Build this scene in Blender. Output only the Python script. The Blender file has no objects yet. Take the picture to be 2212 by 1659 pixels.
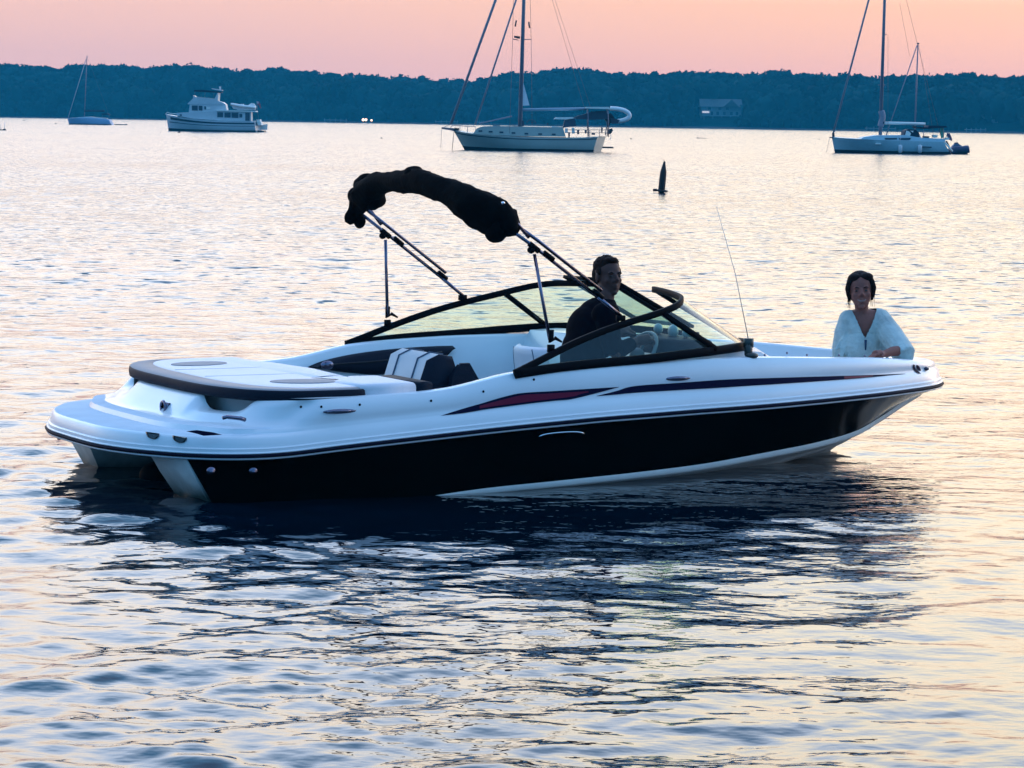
import bpy, bmesh, math, random
import numpy as np
from mathutils import Vector, Matrix, noise

# ------------------------------------------------------------------ camera
F, CH = 6247.7, 2.2834                 # focal length in units of a 2212 wide picture, eye height
TH, RHO = math.radians(5.237), math.radians(0.811)
PW, PH = 2212.0, 1659.0
sc = bpy.context.scene
COL = sc.collection
_r = np.array([1., 0, 0]); _f = np.array([0, math.cos(TH), -math.sin(TH)]); _u = np.cross(_r, _f)
CR = _r * math.cos(RHO) + _u * math.sin(RHO)
CU = -_r * math.sin(RHO) + _u * math.cos(RHO)
CF = _f
cd = bpy.data.cameras.new('camera')
cd.sensor_width = 36.0; cd.lens = F / PW * 36.0
cd.clip_start = 0.1; cd.clip_end = 20000
cam = bpy.data.objects.new('camera', cd); COL.objects.link(cam)
M = Matrix(((CR[0], CU[0], -CF[0], 0), (CR[1], CU[1], -CF[1], 0), (CR[2], CU[2], -CF[2], CH), (0, 0, 0, 1)))
cam.matrix_world = M
sc.camera = cam

# ------------------------------------------------------------------ world
SUN_AZ, SUN_EL = math.radians(38), math.radians(5)       # azimuth from +Y towards +X
w = bpy.data.worlds.new('World'); sc.world = w; w.use_nodes = True
nt = w.node_tree; nt.nodes.clear()
N = nt.nodes.new; LK = nt.links.new
wo = N('ShaderNodeOutputWorld'); bg = N('ShaderNodeBackground'); bg2 = N('ShaderNodeBackground'); add = N('ShaderNodeAddShader')
sky = N('ShaderNodeTexSky'); sky.sky_type = 'NISHITA'; sky.sun_disc = False
sky.sun_elevation = SUN_EL; sky.sun_rotation = SUN_AZ; sky.air_density = 1.0; sky.dust_density = 2.0
bg2.inputs['Strength'].default_value = 0.012
LK(sky.outputs[0], bg2.inputs['Color'])
tc = N('ShaderNodeTexCoord'); sep = N('ShaderNodeSeparateXYZ'); nrm = N('ShaderNodeVectorMath'); nrm.operation = 'NORMALIZE'
LK(tc.outputs['Generated'], nrm.inputs[0]); LK(nrm.outputs[0], sep.inputs[0])

def ramp(stops, mode='EASE'):
    r = N('ShaderNodeValToRGB'); cr = r.color_ramp; cr.interpolation = 'LINEAR'
    while len(cr.elements) < len(stops): cr.elements.new(0.5)
    for e, (p, c) in zip(cr.elements, stops):
        e.position = p; e.color = (c[0], c[1], c[2], 1)
    return r
def el(d): return math.sin(math.radians(d)) ** 0.5       # ramp coordinate = sqrt(sin elevation)
mx = N('ShaderNodeMath'); mx.operation = 'MAXIMUM'; mx.inputs[1].default_value = 0
sq = N('ShaderNodeMath'); sq.operation = 'POWER'; sq.inputs[1].default_value = 0.5
LK(sep.outputs['Z'], mx.inputs[0]); LK(mx.outputs[0], sq.inputs[0])
SK = 0.35      # ramps hold colours scaled by SK so that they stay under 1
A = lambda *c: tuple(v * SK for v in c)
west = ramp([(0.0, A(.69, .38, .37)), (el(0.9), A(.80, .40, .34)), (el(2.3), A(.98, .49, .27)), (el(4), A(1.4, 1.02, .66)),
             (el(7), A(1.78, 1.42, 1.0)), (el(13), A(1.85, 1.66, 1.28)), (el(22), A(1.35, 1.58, 1.95)),
             (el(35), A(.45, .82, 1.38)), (el(60), A(.38, .43, .74)), (1.0, A(.30, .37, .62))])
north = ramp([(0.0, A(.65, .40, .43)), (el(1.2), A(.73, .42, .38)), (el(2.5), A(.90, .49, .35)), (el(4), A(1.28, .96, .74)),
              (el(7), A(1.55, 1.28, 1.02)), (el(13), A(1.74, 1.66, 1.62)), (el(22), A(1.42, 1.74, 2.28)),
              (el(35), A(.32, .78, 1.40)), (el(60), A(.29, .43, .80)), (1.0, A(.30, .37, .62))])
east = ramp([(0.0, A(.05, .17, .34)), (el(5), A(.06, .23, .46)), (el(20), A(.08, .32, .68)), (el(45), A(.12, .38, .76)), (1.0, A(.30, .37, .62))])
for r in (west, north, east): LK(sq.outputs[0], r.inputs[0])
def azfac(az, lo, hi):
    d = N('ShaderNodeVectorMath'); d.operation = 'DOT_PRODUCT'
    cx = N('ShaderNodeCombineXYZ'); LK(sep.outputs['X'], cx.inputs[0]); LK(sep.outputs['Y'], cx.inputs[1])
    n2 = N('ShaderNodeVectorMath'); n2.operation = 'NORMALIZE'; LK(cx.outputs[0], n2.inputs[0])
    LK(n2.outputs[0], d.inputs[0]); d.inputs[1].default_value = (math.sin(az), math.cos(az), 0)
    mr = N('ShaderNodeMapRange'); mr.interpolation_type = 'SMOOTHSTEP'
    mr.inputs[1].default_value = lo; mr.inputs[2].default_value = hi
    LK(d.outputs['Value'], mr.inputs[0]); return mr
def mixc(fac, a, b):
    m = N('ShaderNodeMix'); m.data_type = 'RGBA'
    LK(fac, m.inputs[0]); LK(a, m.inputs[6]); LK(b, m.inputs[7]); return m.outputs[2]
side = azfac(math.radians(22), 0.86, 0.995)      # how close to the sunset glow
c1 = mixc(side.outputs[0], north.outputs[0], west.outputs[0])
front = azfac(math.radians(10), -0.55, 0.75)
c2 = mixc(front.outputs[0], east.outputs[0], c1)
LK(c2, bg.inputs['Color']); bg.inputs['Strength'].default_value = 1 / SK
LK(bg.outputs[0], add.inputs[0]); LK(bg2.outputs[0], add.inputs[1]); LK(add.outputs[0], wo.inputs['Surface'])

sd = bpy.data.lights.new('sun', 'SUN'); sd.energy = 0.15; sd.angle = math.radians(10); sd.color = (1, .72, .5)
so = bpy.data.objects.new('sun', sd); COL.objects.link(so)
sdir = Vector((math.sin(SUN_AZ) * math.cos(SUN_EL), math.cos(SUN_AZ) * math.cos(SUN_EL), math.sin(SUN_EL)))
so.rotation_euler = sdir.to_track_quat('Z', 'Y').to_euler()

vs = sc.view_settings; vs.view_transform = 'Standard'; vs.look = 'None'; vs.gamma = 1; vs.exposure = 0.65; vs.use_curve_mapping = False
sc.cycles.max_bounces = 8; sc.cycles.transparent_max_bounces = 24; sc.cycles.volume_bounces = 0
sc.cycles.sample_clamp_indirect = 4
sc.cycles.use_denoising = True

# ------------------------------------------------------------------ materials
def mat(name, col, rough=.5, metal=0, spec=.5, coat=0, var=0, vscale=6, emit=None, estr=1, bump=0, bscale=40, alpha=1):
    m = bpy.data.materials.new(name); m.use_nodes = True
    n = m.node_tree.nodes; l = m.node_tree.links
    b = n['Principled BSDF']
    b.inputs['Base Color'].default_value = (*col, 1); b.inputs['Roughness'].default_value = rough
    b.inputs['Metallic'].default_value = metal; b.inputs['Specular IOR Level'].default_value = spec
    b.inputs['Coat Weight'].default_value = coat; b.inputs['Coat Roughness'].default_value = .08
    b.inputs['Alpha'].default_value = alpha
    if emit:
        b.inputs['Emission Color'].default_value = (*emit, 1); b.inputs['Emission Strength'].default_value = estr
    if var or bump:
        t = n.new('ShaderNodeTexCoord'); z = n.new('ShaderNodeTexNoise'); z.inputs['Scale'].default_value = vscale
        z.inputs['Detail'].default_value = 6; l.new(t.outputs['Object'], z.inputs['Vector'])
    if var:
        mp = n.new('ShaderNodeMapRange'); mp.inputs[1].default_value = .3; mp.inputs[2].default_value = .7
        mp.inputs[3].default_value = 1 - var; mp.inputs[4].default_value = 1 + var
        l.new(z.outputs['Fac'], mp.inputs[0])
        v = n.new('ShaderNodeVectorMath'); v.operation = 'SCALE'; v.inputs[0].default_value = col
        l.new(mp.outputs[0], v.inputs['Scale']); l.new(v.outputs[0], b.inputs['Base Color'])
    if bump:
        z2 = n.new('ShaderNodeTexNoise'); z2.inputs['Scale'].default_value = bscale; z2.inputs['Detail'].default_value = 4
        l.new(t.outputs['Object'], z2.inputs['Vector'])
        bp_ = n.new('ShaderNodeBump'); bp_.inputs['Strength'].default_value = bump; bp_.inputs['Distance'].default_value = .02
        l.new(z2.outputs['Fac'], bp_.inputs['Height']); l.new(bp_.outputs[0], b.inputs['Normal'])
    return m
def glassmat(name, tint, ior=1.28, gloss=.9):
    m = bpy.data.materials.new(name); m.use_nodes = True
    n = m.node_tree.nodes; l = m.node_tree.links; n.clear()
    o = n.new('ShaderNodeOutputMaterial'); t = n.new('ShaderNodeBsdfTransparent'); g = n.new('ShaderNodeBsdfGlossy')
    t.inputs[0].default_value = (*tint, 1); g.inputs['Roughness'].default_value = .03; g.inputs[0].default_value = (gloss,) * 3 + (1,)
    x = n.new('ShaderNodeMixShader'); ge = n.new('ShaderNodeNewGeometry'); dt = n.new('ShaderNodeVectorMath'); dt.operation = 'DOT_PRODUCT'
    l.new(ge.outputs['Incoming'], dt.inputs[0]); l.new(ge.outputs['Normal'], dt.inputs[1])
    def mth(op, a, b=None):
        k_ = n.new('ShaderNodeMath'); k_.operation = op
        for i_, v_ in enumerate((a, b)):
            if v_ is None: continue
            if isinstance(v_, (int, float)): k_.inputs[i_].default_value = v_
            else: l.new(v_, k_.inputs[i_])
        return k_.outputs[0]
    fr = mth('ADD', mth('MULTIPLY', mth('POWER', mth('SUBTRACT', 1.0, mth('ABSOLUTE', dt.outputs['Value'])), 5.0), .9), .045)
    l.new(fr, x.inputs[0]); l.new(t.outputs[0], x.inputs[1]); l.new(g.outputs[0], x.inputs[2]); l.new(x.outputs[0], o.inputs[0])
    return m

gel = mat('white_gelcoat', (.74, .78, .80), .28, spec=.5, coat=.25, var=.03, vscale=3)
gel2 = mat('white_gelcoat_bottom', (.84, .88, .84), .4, var=.06, vscale=4)
black = mat('black_gelcoat', (.0006, .0006, .0008), .14, spec=.06)
blackm = mat('black_powder_coat', (.004, .004, .006), .6, spec=.05)
rubber = mat('dark_rail_insert', (.006, .006, .018), .6, spec=.05)
railw = mat('pale_rail_edge', (.55, .56, .58), .35)
vinw = mat('white_vinyl', (.78, .73, .75), .5, var=.03, vscale=5, bump=.1, bscale=90)
ving = mat('grey_vinyl', (.27, .25, .26), .6, var=.08, vscale=8, bump=.15, bscale=120)
vind = mat('navy_vinyl', (.007, .011, .022), .6, spec=.12, bump=.15, bscale=120)
piping = mat('blue_piping', (.04, .08, .14), .6)
steel = mat('stainless_steel', (.17, .16, .22), .2, metal=1)
chrome = mat('polished_steel', (.75, .77, .8), .12, metal=1)
canvas = mat('black_canvas', (.0035, .0035, .004), .95, spec=.05, bump=.3, bscale=30)
decal_n = mat('navy_decal', (.006, .006, .03), .6, spec=.04)
decal_r = mat('dark_red_decal', (.16, .010, .04), .4, spec=.15)
glass = glassmat('tinted_windshield', (.70, .86, .76))
floorm = mat('cockpit_carpet', (.20, .22, .24), .9, var=.1)
skin_m = mat('skin_tan', (.085, .034, .026), .6, spec=.3)
skin_w = mat('skin_light', (.25, .085, .062), .6, spec=.3)
hair_m = mat('brown_hair', (.016, .007, .005), .85, spec=.15, bump=.4, bscale=90)
hair_w = mat('dark_hair', (.012, .006, .005), .8, spec=.2, bump=.5, bscale=90)
shirt_m = mat('black_shirt', (.003, .003, .006), .95, spec=.05, bump=.3, bscale=20)
shirt_w = mat('pale_blue_linen', (.52, .58, .54), .95, spec=.05, var=.25, vscale=7, bump=.5, bscale=35)
dark_eye = mat('eye_dark', (.01, .008, .008), .3)
tooth = mat('teeth', (.30, .20, .18), .9, spec=.1)

# ------------------------------------------------------------------ mesh helpers
def mesh_obj(name, V, Fc, m=None, parent=None, smooth=True, mi=None):
    me = bpy.data.meshes.new(name)
    me.from_pydata([tuple(map(float, v)) for v in V], [], [tuple(int(i) for i in f) for f in Fc])
    ms = m if isinstance(m, (list, tuple)) else [m]
    for a in ms:
        if a: me.materials.append(a)
    if smooth: me.polygons.foreach_set('use_smooth', [True] * len(me.polygons))
    if mi is not None: me.polygons.foreach_set('material_index', list(mi))
    me.update()
    o = bpy.data.objects.new(name, me); COL.objects.link(o)
    if parent: o.parent = parent
    return o
def tag(o, label=None, cat=None, group=None, kind=None):
    if label: o['label'] = label
    if cat: o['category'] = cat
    if group: o['group'] = group
    if kind: o['kind'] = kind
    return o
def empty(name, loc=(0, 0, 0), rz=0, label=None, cat=None, group=None):
    o = bpy.data.objects.new(name, None); COL.objects.link(o); o.empty_display_size = .2
    o.location = loc; o.rotation_euler = (0, 0, rz)
    return tag(o, label, cat, group)
class MB:
    def __init__(s): s.V = []; s.F = []; s.MI = []
    def add(s, V, Fc, mi=0):
        n = len(s.V); s.V += [tuple(v) for v in V]; s.F += [tuple(i + n for i in f) for f in Fc]; s.MI += [mi] * len(Fc); return s
    def loft(s, rings, closed=False, cap0=False, cap1=False, mi=0):
        n = len(rings[0]); V = [p for r in rings for p in r]; Fc = []
        for a in range(len(rings) - 1):
            for i in range(n if closed else n - 1):
                j = (i + 1) % n
                Fc.append((a * n + i, a * n + j, (a + 1) * n + j, (a + 1) * n + i))
        if cap0: Fc.append(tuple(range(n))[::-1])
        if cap1: Fc.append(tuple(range((len(rings) - 1) * n, len(rings) * n)))
        return s.add(V, Fc, mi)
    def box(s, c, d, rz=0, ry=0, mi=0, taper=1.0):
        R = Matrix.Rotation(rz, 3, 'Z') @ Matrix.Rotation(ry, 3, 'Y'); V = []
        for z in (-1, 1):
            t = taper if z > 0 else 1
            for x, y in ((-1, -1), (1, -1), (1, 1), (-1, 1)):
                V.append(Vector(c) + R @ Vector((x * d[0] / 2 * t, y * d[1] / 2 * t, z * d[2] / 2)))
        return s.add(V, [(3, 2, 1, 0), (4, 5, 6, 7), (0, 1, 5, 4), (1, 2, 6, 5), (2, 3, 7, 6), (3, 0, 4, 7)], mi)
    def tube(s, pts, r, n=10, mi=0, flat=1.0, up=(0, 0, 1), cap=True):
        pts = [Vector(p) for p in pts]; rr = r if hasattr(r, '__len__') else [r] * len(pts)
        rings = []; side = None
        for i, p in enumerate(pts):
            t = (pts[min(i + 1, len(pts) - 1)] - pts[max(i - 1, 0)]).normalized()
            if side is None:
                side = t.cross(Vector(up));
                if side.length < 1e-3: side = t.cross(Vector((1, 0, 0)))
            side = (side - t * side.dot(t)).normalized(); b = side.cross(t).normalized()
            rings.append([p + side * math.cos(2 * math.pi * k / n) * rr[i] * flat + b * math.sin(2 * math.pi * k / n) * rr[i] for k in range(n)])
        return s.loft(rings, True, cap, cap, mi)
    def ell(s, c, r, n=12, mi=0, rot=None):
        V = [];
        for a in range(n + 1):
            th = math.pi * a / n
            for k in range(n * 2):
                ph = math.pi * k / n
                v = Vector((r[0] * math.sin(th) * math.cos(ph), r[1] * math.sin(th) * math.sin(ph), r[2] * math.cos(th)))
                if rot: v = rot @ v
                V.append(Vector(c) + v)
        m_ = n * 2; Fc = [(a * m_ + k, (a + 1) * m_ + k, (a + 1) * m_ + (k + 1) % m_, a * m_ + (k + 1) % m_) for a in range(n) for k in range(m_)]
        return s.add(V, Fc, mi)
    def slab(s, poly, z0, z1, r=.02, mi=0, seg=4):
        """rounded-edge cushion from a plan outline (ccw)"""
        P = [Vector((p[0], p[1])) for p in poly]; n = len(P)
        def inset(d):
            out = []
            for i in range(n):
                t = (P[(i + 1) % n] - P[i - 1]).normalized(); nn = Vector((-t.y, t.x)); out.append(P[i] + nn * d)
            return out
        rings = []
        for k in range(seg + 1):
            a = math.pi / 2 * k / seg; q = inset(r * (1 - math.sin(a)))
            rings.append([(v.x, v.y, z0 + r * (1 - math.cos(a))) for v in q])
        for k in range(seg + 1):
            a = math.pi / 2 * k / seg; q = inset(r * (1 - math.cos(a)))
            rings.append([(v.x, v.y, z1 - r * (1 - math.sin(a))) for v in q])
        q = inset(r * 2.2); rings.append([(v.x, v.y, z1 + r * .12) for v in q])
        c = sum((v for v in P), Vector((0, 0))) / n
        s.loft(rings, True, True, False, mi)
        rings2 = [rings[-1], [(c.x + (v[0] - c.x) * .5, c.y + (v[1] - c.y) * .5, z1 + r * .2) for v in rings[-1]]]
        return s.loft(rings2, True, False, True, mi)
    def build(s, name, m=None, parent=None, smooth=True):
        ms = m if isinstance(m, (list, tuple)) else [m]
        return mesh_obj(name, s.V, s.F, ms, parent, smooth, s.MI if len(ms) > 1 else None)
def autosmooth(o, deg=35):
    me = o.data; me.update()
    bm = bmesh.new(); bm.from_mesh(me)
    for e in bm.edges:
        if len(e.link_faces) == 2 and e.calc_face_angle(0) > math.radians(deg): e.smooth = False
    bm.to_mesh(me); bm.free(); return o
def cr(pts, n):
    """Catmull-Rom resample of a control polyline at n samples"""
    P = np.array(pts, float); P = np.vstack([2 * P[0] - P[1], P, 2 * P[-1] - P[-2]])
    out = []
    for u in np.linspace(0, len(pts) - 1, n):
        i = min(int(u), len(pts) - 2); t = u - i; a, b, c, d = P[i:i + 4]
        out.append(.5 * (2 * b + (c - a) * t + (2 * a - 5 * b + 4 * c - d) * t * t + (3 * b - a - 3 * c + d) * t ** 3))
    return np.array(out)

# picture -> place helpers (find where a sight line meets a plane of the place)
C0 = np.array([0, 0, CH])
def ray(px):
    return ((px[0] - PW / 2) / F) * CR - ((px[1] - PH / 2) / F) * CU + CF
def atdepth(px, D): d = ray(px); return C0 + d * (D / d[1])
def onwater(px, z=0): d = ray(px); return C0 + d * ((z - CH) / d[2])
YAW = math.radians(28.716); BT = np.array([-2.7008, 17.1317, 0.])
BR = np.array([[math.cos(YAW), -math.sin(YAW), 0], [math.sin(YAW), math.cos(YAW), 0], [0, 0, 1.]])
def bp(px, axis, val):
    d = ray(px) @ BR; c = (C0 - BT) @ BR; return c + d * ((val - c[axis]) / d[axis])

# ------------------------------------------------------------------ water
BT_ = (-2.7008, 17.1317); BC, BS = math.cos(math.radians(28.716)), math.sin(math.radians(28.716))
def build_water():
    rng = np.random.default_rng(5)
    rad = [5.5]
    while rad[-1] < 110:
        D = rad[-1]; rad.append(D + max(.03, D * D / 6594 * 1.5))
    while rad[-1] < 9000: rad.append(rad[-1] * 1.12)
    rad = np.array(rad)
    fine = np.radians(np.linspace(-12.5, 12.5, 620))
    coarse = np.radians(np.concatenate([np.linspace(13.5, 60, 28), np.linspace(70, 290, 24), np.linspace(300, 346.5, 28)]))
    ang = np.concatenate([fine, coarse])
    na, nr = len(ang), len(rad)
    R_, A_ = np.meshgrid(rad, ang, indexing='ij')
    X = R_ * np.sin(A_); Y = R_ * np.cos(A_)
    dang = np.radians(25 / 620)
    sp = np.maximum(np.gradient(rad)[:, None], R_ * dang)           # local grid spacing
    infine = (np.arange(na) < 620)[None, :]
    spc = np.where(infine, sp, np.maximum(sp, R_ * math.radians(2)))
    Z = np.zeros_like(X)
    def patch(sx, sy, ph): return (np.sin(X * sx + 1.3 * np.sin(Y * sy * .7 + ph)) * np.sin(Y * sy + 1.7 * np.sin(X * sx * .6 + ph * 2)))
    patchy = 1 + .45 * patch(.35, .22, .4) + .3 * patch(.9, .5, 2.1)
    lx = (X - BT_[0]) * BC + (Y - BT_[1]) * BS; ly = -(X - BT_[0]) * BS + (Y - BT_[1]) * BC
    wake = 1.0 * np.exp(-((lx + .3) ** 2 + ly ** 2 * .5) / 2.2) + .8 * np.exp(-((lx - 5.6) ** 2 + (ly + .6) ** 2) / .8)
    calm = 1 - .8 * np.clip((2.9 + ly) / .5, 0, 1) * np.clip((-.2 - ly) / .3, 0, 1) * np.clip((lx - .6) / .8, 0, 1) * np.clip((6.3 - lx) / 1.2, 0, 1)
    Z += .04 * np.exp(-((lx - .4) ** 2 + ly ** 2 * .6) / 1.5)
    n = 120
    for i in range(n):
        lam = .12 * (2.0 / .12) ** (rng.random() ** 1.15)
        th = math.radians(100) + rng.normal() * math.radians(38)     # travel direction mostly along the view
        k = 2 * math.pi / lam; slope = .0118 * (1.12 if lam < .5 else .95 if lam < .9 else .58)
        a = slope / k
        w_ = np.clip((lam / spc - 2.2) / 2.0, 0, 1)
        ph = rng.random() * 6.28
        q = k * (X * math.cos(th) + Y * math.sin(th)) + ph
        if lam < .8: amp = a * (patchy + wake * (1.5 if lam < .35 else .2))
        else: amp = a
        Z += w_ * amp * (calm if lam < 1.5 else 1) * (np.sin(q) + .24 * np.sin(2 * q + 1.57))
    V = np.stack([X.ravel(), Y.ravel(), Z.ravel() + .04], 1)
    i = np.arange(nr - 1)[:, None]; j = np.arange(na)[None, :]; j2 = (j + 1) % na
    Fq = np.stack([i * na + j, i * na + j2, (i + 1) * na + j2, (i + 1) * na + j], -1).reshape(-1, 4)[:, ::-1]
    V = np.vstack([V, [[0, 0, 0]]]); c = len(V) - 1
    me = bpy.data.meshes.new('water')
    tri = np.stack([np.full(na, c), (np.arange(na) + 1) % na, np.arange(na)], 1)
    nq = len(Fq)
    me.vertices.add(len(V)); me.vertices.foreach_set('co', V.ravel())
    me.loops.add(nq * 4 + na * 3); me.loops.foreach_set('vertex_index', np.concatenate([Fq.ravel(), tri.ravel()]))
    me.polygons.add(nq + na)
    me.polygons.foreach_set('loop_start', np.concatenate([np.arange(nq) * 4, nq * 4 + np.arange(na) * 3]))
    me.polygons.foreach_set('use_smooth', np.ones(nq + na, bool))
    me.update(calc_edges=True); me.validate()
    o = bpy.data.objects.new('water', me); COL.objects.link(o); o['kind'] = 'structure'
    m = bpy.data.materials.new('sea_water'); m.use_nodes = True; me.materials.append(m)
    nn = m.node_tree.nodes; l = m.node_tree.links; b = nn['Principled BSDF']
    b.inputs['Base Color'].default_value = (.001, .006, .014, 1); b.inputs['IOR'].default_value = 1.36
    b.inputs['Specular IOR Level'].default_value = .62
    g = nn.new('ShaderNodeNewGeometry'); 
    ln = nn.new('ShaderNodeVectorMath'); ln.operation = 'LENGTH'; l.new(g.outputs['Position'], ln.inputs[0])
    def mr(a, b_, c, d):
        q = nn.new('ShaderNodeMapRange'); q.inputs[1].default_value = a; q.inputs[2].default_value = b_
        q.inputs[3].default_value = c; q.inputs[4].default_value = d; q.interpolation_type = 'SMOOTHSTEP'
        l.new(ln.outputs['Value'], q.inputs[0]); return q
    l.new(mr(15, 260, .03, .12).outputs[0], b.inputs['Roughness'])
    def nz(scale, det, sx=1, sy=1):
        mp = nn.new('ShaderNodeMapping'); mp.inputs['Scale'].default_value = (sx, sy, 1); l.new(g.outputs['Position'], mp.inputs[0])
        z = nn.new('ShaderNodeTexNoise'); z.inputs['Scale'].default_value = scale; z.inputs['Detail'].default_value = det
        l.new(mp.outputs[0], z.inputs['Vector']); return z
    def op(kind, p, q_=None):
        k_ = nn.new('ShaderNodeMath'); k_.operation = kind
        for i_, v_ in enumerate((p, q_)):
            if v_ is None: continue
            if isinstance(v_, (int, float)): k_.inputs[i_].default_value = v_
            else: l.new(v_, k_.inputs[i_])
        return k_.outputs[0]
    # close water: fine bump on top of the modelled waves
    z1 = nz(4.5, 3, .8, 1.15); b1 = nn.new('ShaderNodeBump'); b1.inputs['Distance'].default_value = .05
    l.new(z1.outputs['Fac'], b1.inputs['Height']); l.new(mr(12, 28, .25, .5).outputs[0], b1.inputs['Strength'])
    # open water beyond the modelled waves: ripple facets tilt the normal directly, steep faces rarer than gentle ones
    gust = nz(.045, 3, .3, 1.5); gm = nn.new('ShaderNodeMapRange'); gm.inputs[1].default_value = .35; gm.inputs[2].default_value = .65; gm.inputs[3].default_value = .7; gm.inputs[4].default_value = 1.15
    l.new(gust.outputs['Fac'], gm.inputs[0])
    za = nz(4.2, 2, .9, 1.0); zb = nz(1.2, 3, .75, 1.0); zc = nz(3.1, 2, .8, 1.0)
    def st(zn, lo, hi, top):
        k_ = nn.new('ShaderNodeMapRange'); k_.interpolation_type = 'SMOOTHSTEP'; k_.inputs[1].default_value = lo; k_.inputs[2].default_value = hi; k_.inputs[4].default_value = top
        l.new(zn.outputs['Fac'], k_.inputs[0]); return k_.outputs[0]
    sy = op('ADD', op('ADD', op('MULTIPLY', op('POWER', za.outputs['Fac'], 3.0), 1.3), st(za, .57, .70, 1.1)), op('ADD', op('MULTIPLY', op('POWER', zb.outputs['Fac'], 4.0), 1.2), st(zb, .60, .74, .8)))
    amp = op('MULTIPLY', mr(20, 42, 0, 1).outputs[0], gm.outputs[0])
    ny_ = op('MULTIPLY', op('MULTIPLY', sy, amp), -.24)
    nx_ = op('MULTIPLY', op('MULTIPLY', op('SUBTRACT', zc.outputs['Fac'], .5), amp), .5)
    cxyz = nn.new('ShaderNodeCombineXYZ'); l.new(nx_, cxyz.inputs[0]); l.new(ny_, cxyz.inputs[1])
    va = nn.new('ShaderNodeVectorMath'); va.operation = 'ADD'; l.new(b1.outputs[0], va.inputs[0]); l.new(cxyz.outputs[0], va.inputs[1])
    b2 = nn.new('ShaderNodeVectorMath'); b2.operation = 'NORMALIZE'; l.new(va.outputs[0], b2.inputs[0])
    l.new(b2.outputs[0], b.inputs['Normal'])
    return o
build_water()

# ------------------------------------------------------------------ main motorboat
boat = empty('motorboat', BT, YAW, 'open white and black motorboat with folded black bimini, nearest the camera with two people aboard', 'motorboat')
def sm(x, xs, zs):
    return float(sum(np.interp(x + d, xs, zs) for d in (-.12, -.06, 0, .06, .12)) / 5)
RX = [.0, .9, 1.31, 1.78, 2.38, 3.02, 3.71, 4.47, 5.13, 5.67, 6.48]; RZ = [.343, .345, .377, .407, .444, .475, .492, .501, .507, .506, .495]
DX = [.6, .79, 1.14, 1.47, 1.71, 1.956, 2.157, 2.297, 2.454, 2.764, 3.223, 3.706, 4.25, 4.61, 5.0, 5.4, 5.8, 6.36]
DZ = [.655, .658, .654, .655, .662, .672, .701, .736, .766, .786, .803, .808, .80, .784, .762, .74, .704, .65]
RY = [(.085, 0), (.10, -.38), (.18, -.68), (.295, -.90), (.45, -1.09), (.72, -1.225), (1.3, -1.25), (1.9, -1.25), (2.5, -1.25), (3.1, -1.245), (3.7, -1.211),
      (4.3, -1.14), (4.9, -1.0), (5.4, -.83), (5.85, -.61), (6.15, -.42), (6.335, -.245), (6.425, -.11), (6.45, 0)]
DY = [(.71, 0), (.715, -.36), (.745, -.66), (.83, -.90), (.95, -1.06), (1.12, -1.145), (1.4, -1.165), (1.9, -1.165), (2.5, -1.165), (3.1, -1.158), (3.7, -1.125),
      (4.25, -1.055), (4.85, -.93), (5.33, -.775), (5.76, -.575), (6.04, -.41), (6.23, -.25), (6.33, -.11), (6.36, 0)]
NS = 150
def half(ctrl, zs): h = cr(ctrl, NS); return np.array([(x, y, sm(x, *zs)) for x, y in h])
def full(h): m = h[1:-1][::-1].copy(); m[:, 1] *= -1; return np.vstack([h, m])       # stern, starboard, bow, port
def off(h, d, dz=0):
    g = np.gradient(h[:, :2], axis=0); g[0] = (0, -1); g[-1] = (0, 1)
    n_ = np.stack([-g[:, 1], g[:, 0]], 1); n_ /= np.linalg.norm(n_, axis=1)[:, None]
    o = h.copy(); o[:, :2] += n_ * d; o[:, 2] += dz; o[0, 1] = 0; o[-1, 1] = 0; o[:, 1] = np.minimum(o[:, 1], 0)
    return o
R0 = half(RY, (RX, RZ)); D0 = half(DY, (DX, DZ))
R0[-1, 1] = D0[-1, 1] = 0
u_ = np.linspace(0, 18, NS)                                  # station coordinate
stern = np.clip((6 - u_) / 1.6, 0, 1); stern = stern * stern * (3 - 2 * stern)   # 1 at the stern
# notches under the sunpad in the aft face
Dn = D0.copy()
Dn[:, 2] += -.012 * stern
A1 = off(R0, .022, .095); A2 = off(R0, .04, .112)
def blend(P, x_off, z): Q = P.copy(); return Q
def ring_between(t, st_pts, zst):
    s_ = A2 * (1 - t) + D0 * t
    hh = cr(st_pts, NS) if st_pts is not None else None
    if hh is None: return s_
    out = s_.copy()
    for i in range(NS):
        out[i, :2] = s_[i, :2] * (1 - stern[i]) + hh[i] * stern[i]
        out[i, 2] = s_[i, 2] * (1 - stern[i]) + zst * stern[i]
    return out
def stern_pts(x0, yc, xc):
    p = [(x0, 0), (x0 + .005, -.38 * yc / 1.2), (x0 + .04, -.68 * yc / 1.2), (x0 + .12, -.90 * yc / 1.2), (xc + .02, -1.08 * yc / 1.14), (xc + .27, -yc - .01), (1.4, -1.19)]
    return p + [DY[i] for i in range(7, 19)]
A3 = A2.copy()
B0 = ring_between(.06, stern_pts(.40, 1.14, .62), .462)
B1 = ring_between(.09, stern_pts(.415, 1.135, .64), .49)
B2 = ring_between(.14, stern_pts(.50, 1.125, .70), .497)
B3 = ring_between(.22, stern_pts(.565, 1.12, .76), .508)
B4 = ring_between(.34, stern_pts(.60, 1.12, .82), .545)
M1 = ring_between(.62, stern_pts(.655, 1.13, .88), .60); M1[:, :2] += 0
g = (1 - stern)
M2 = ring_between(.86, stern_pts(.69, 1.135, .91), .635)
for Rg, bulge in ((B4, .008), (M1, .016), (M2, .012)):
    h2 = off(Rg, -1, 0) - Rg; Rg[:, :2] += h2[:, :2] * (bulge * g)[:, None]
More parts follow.
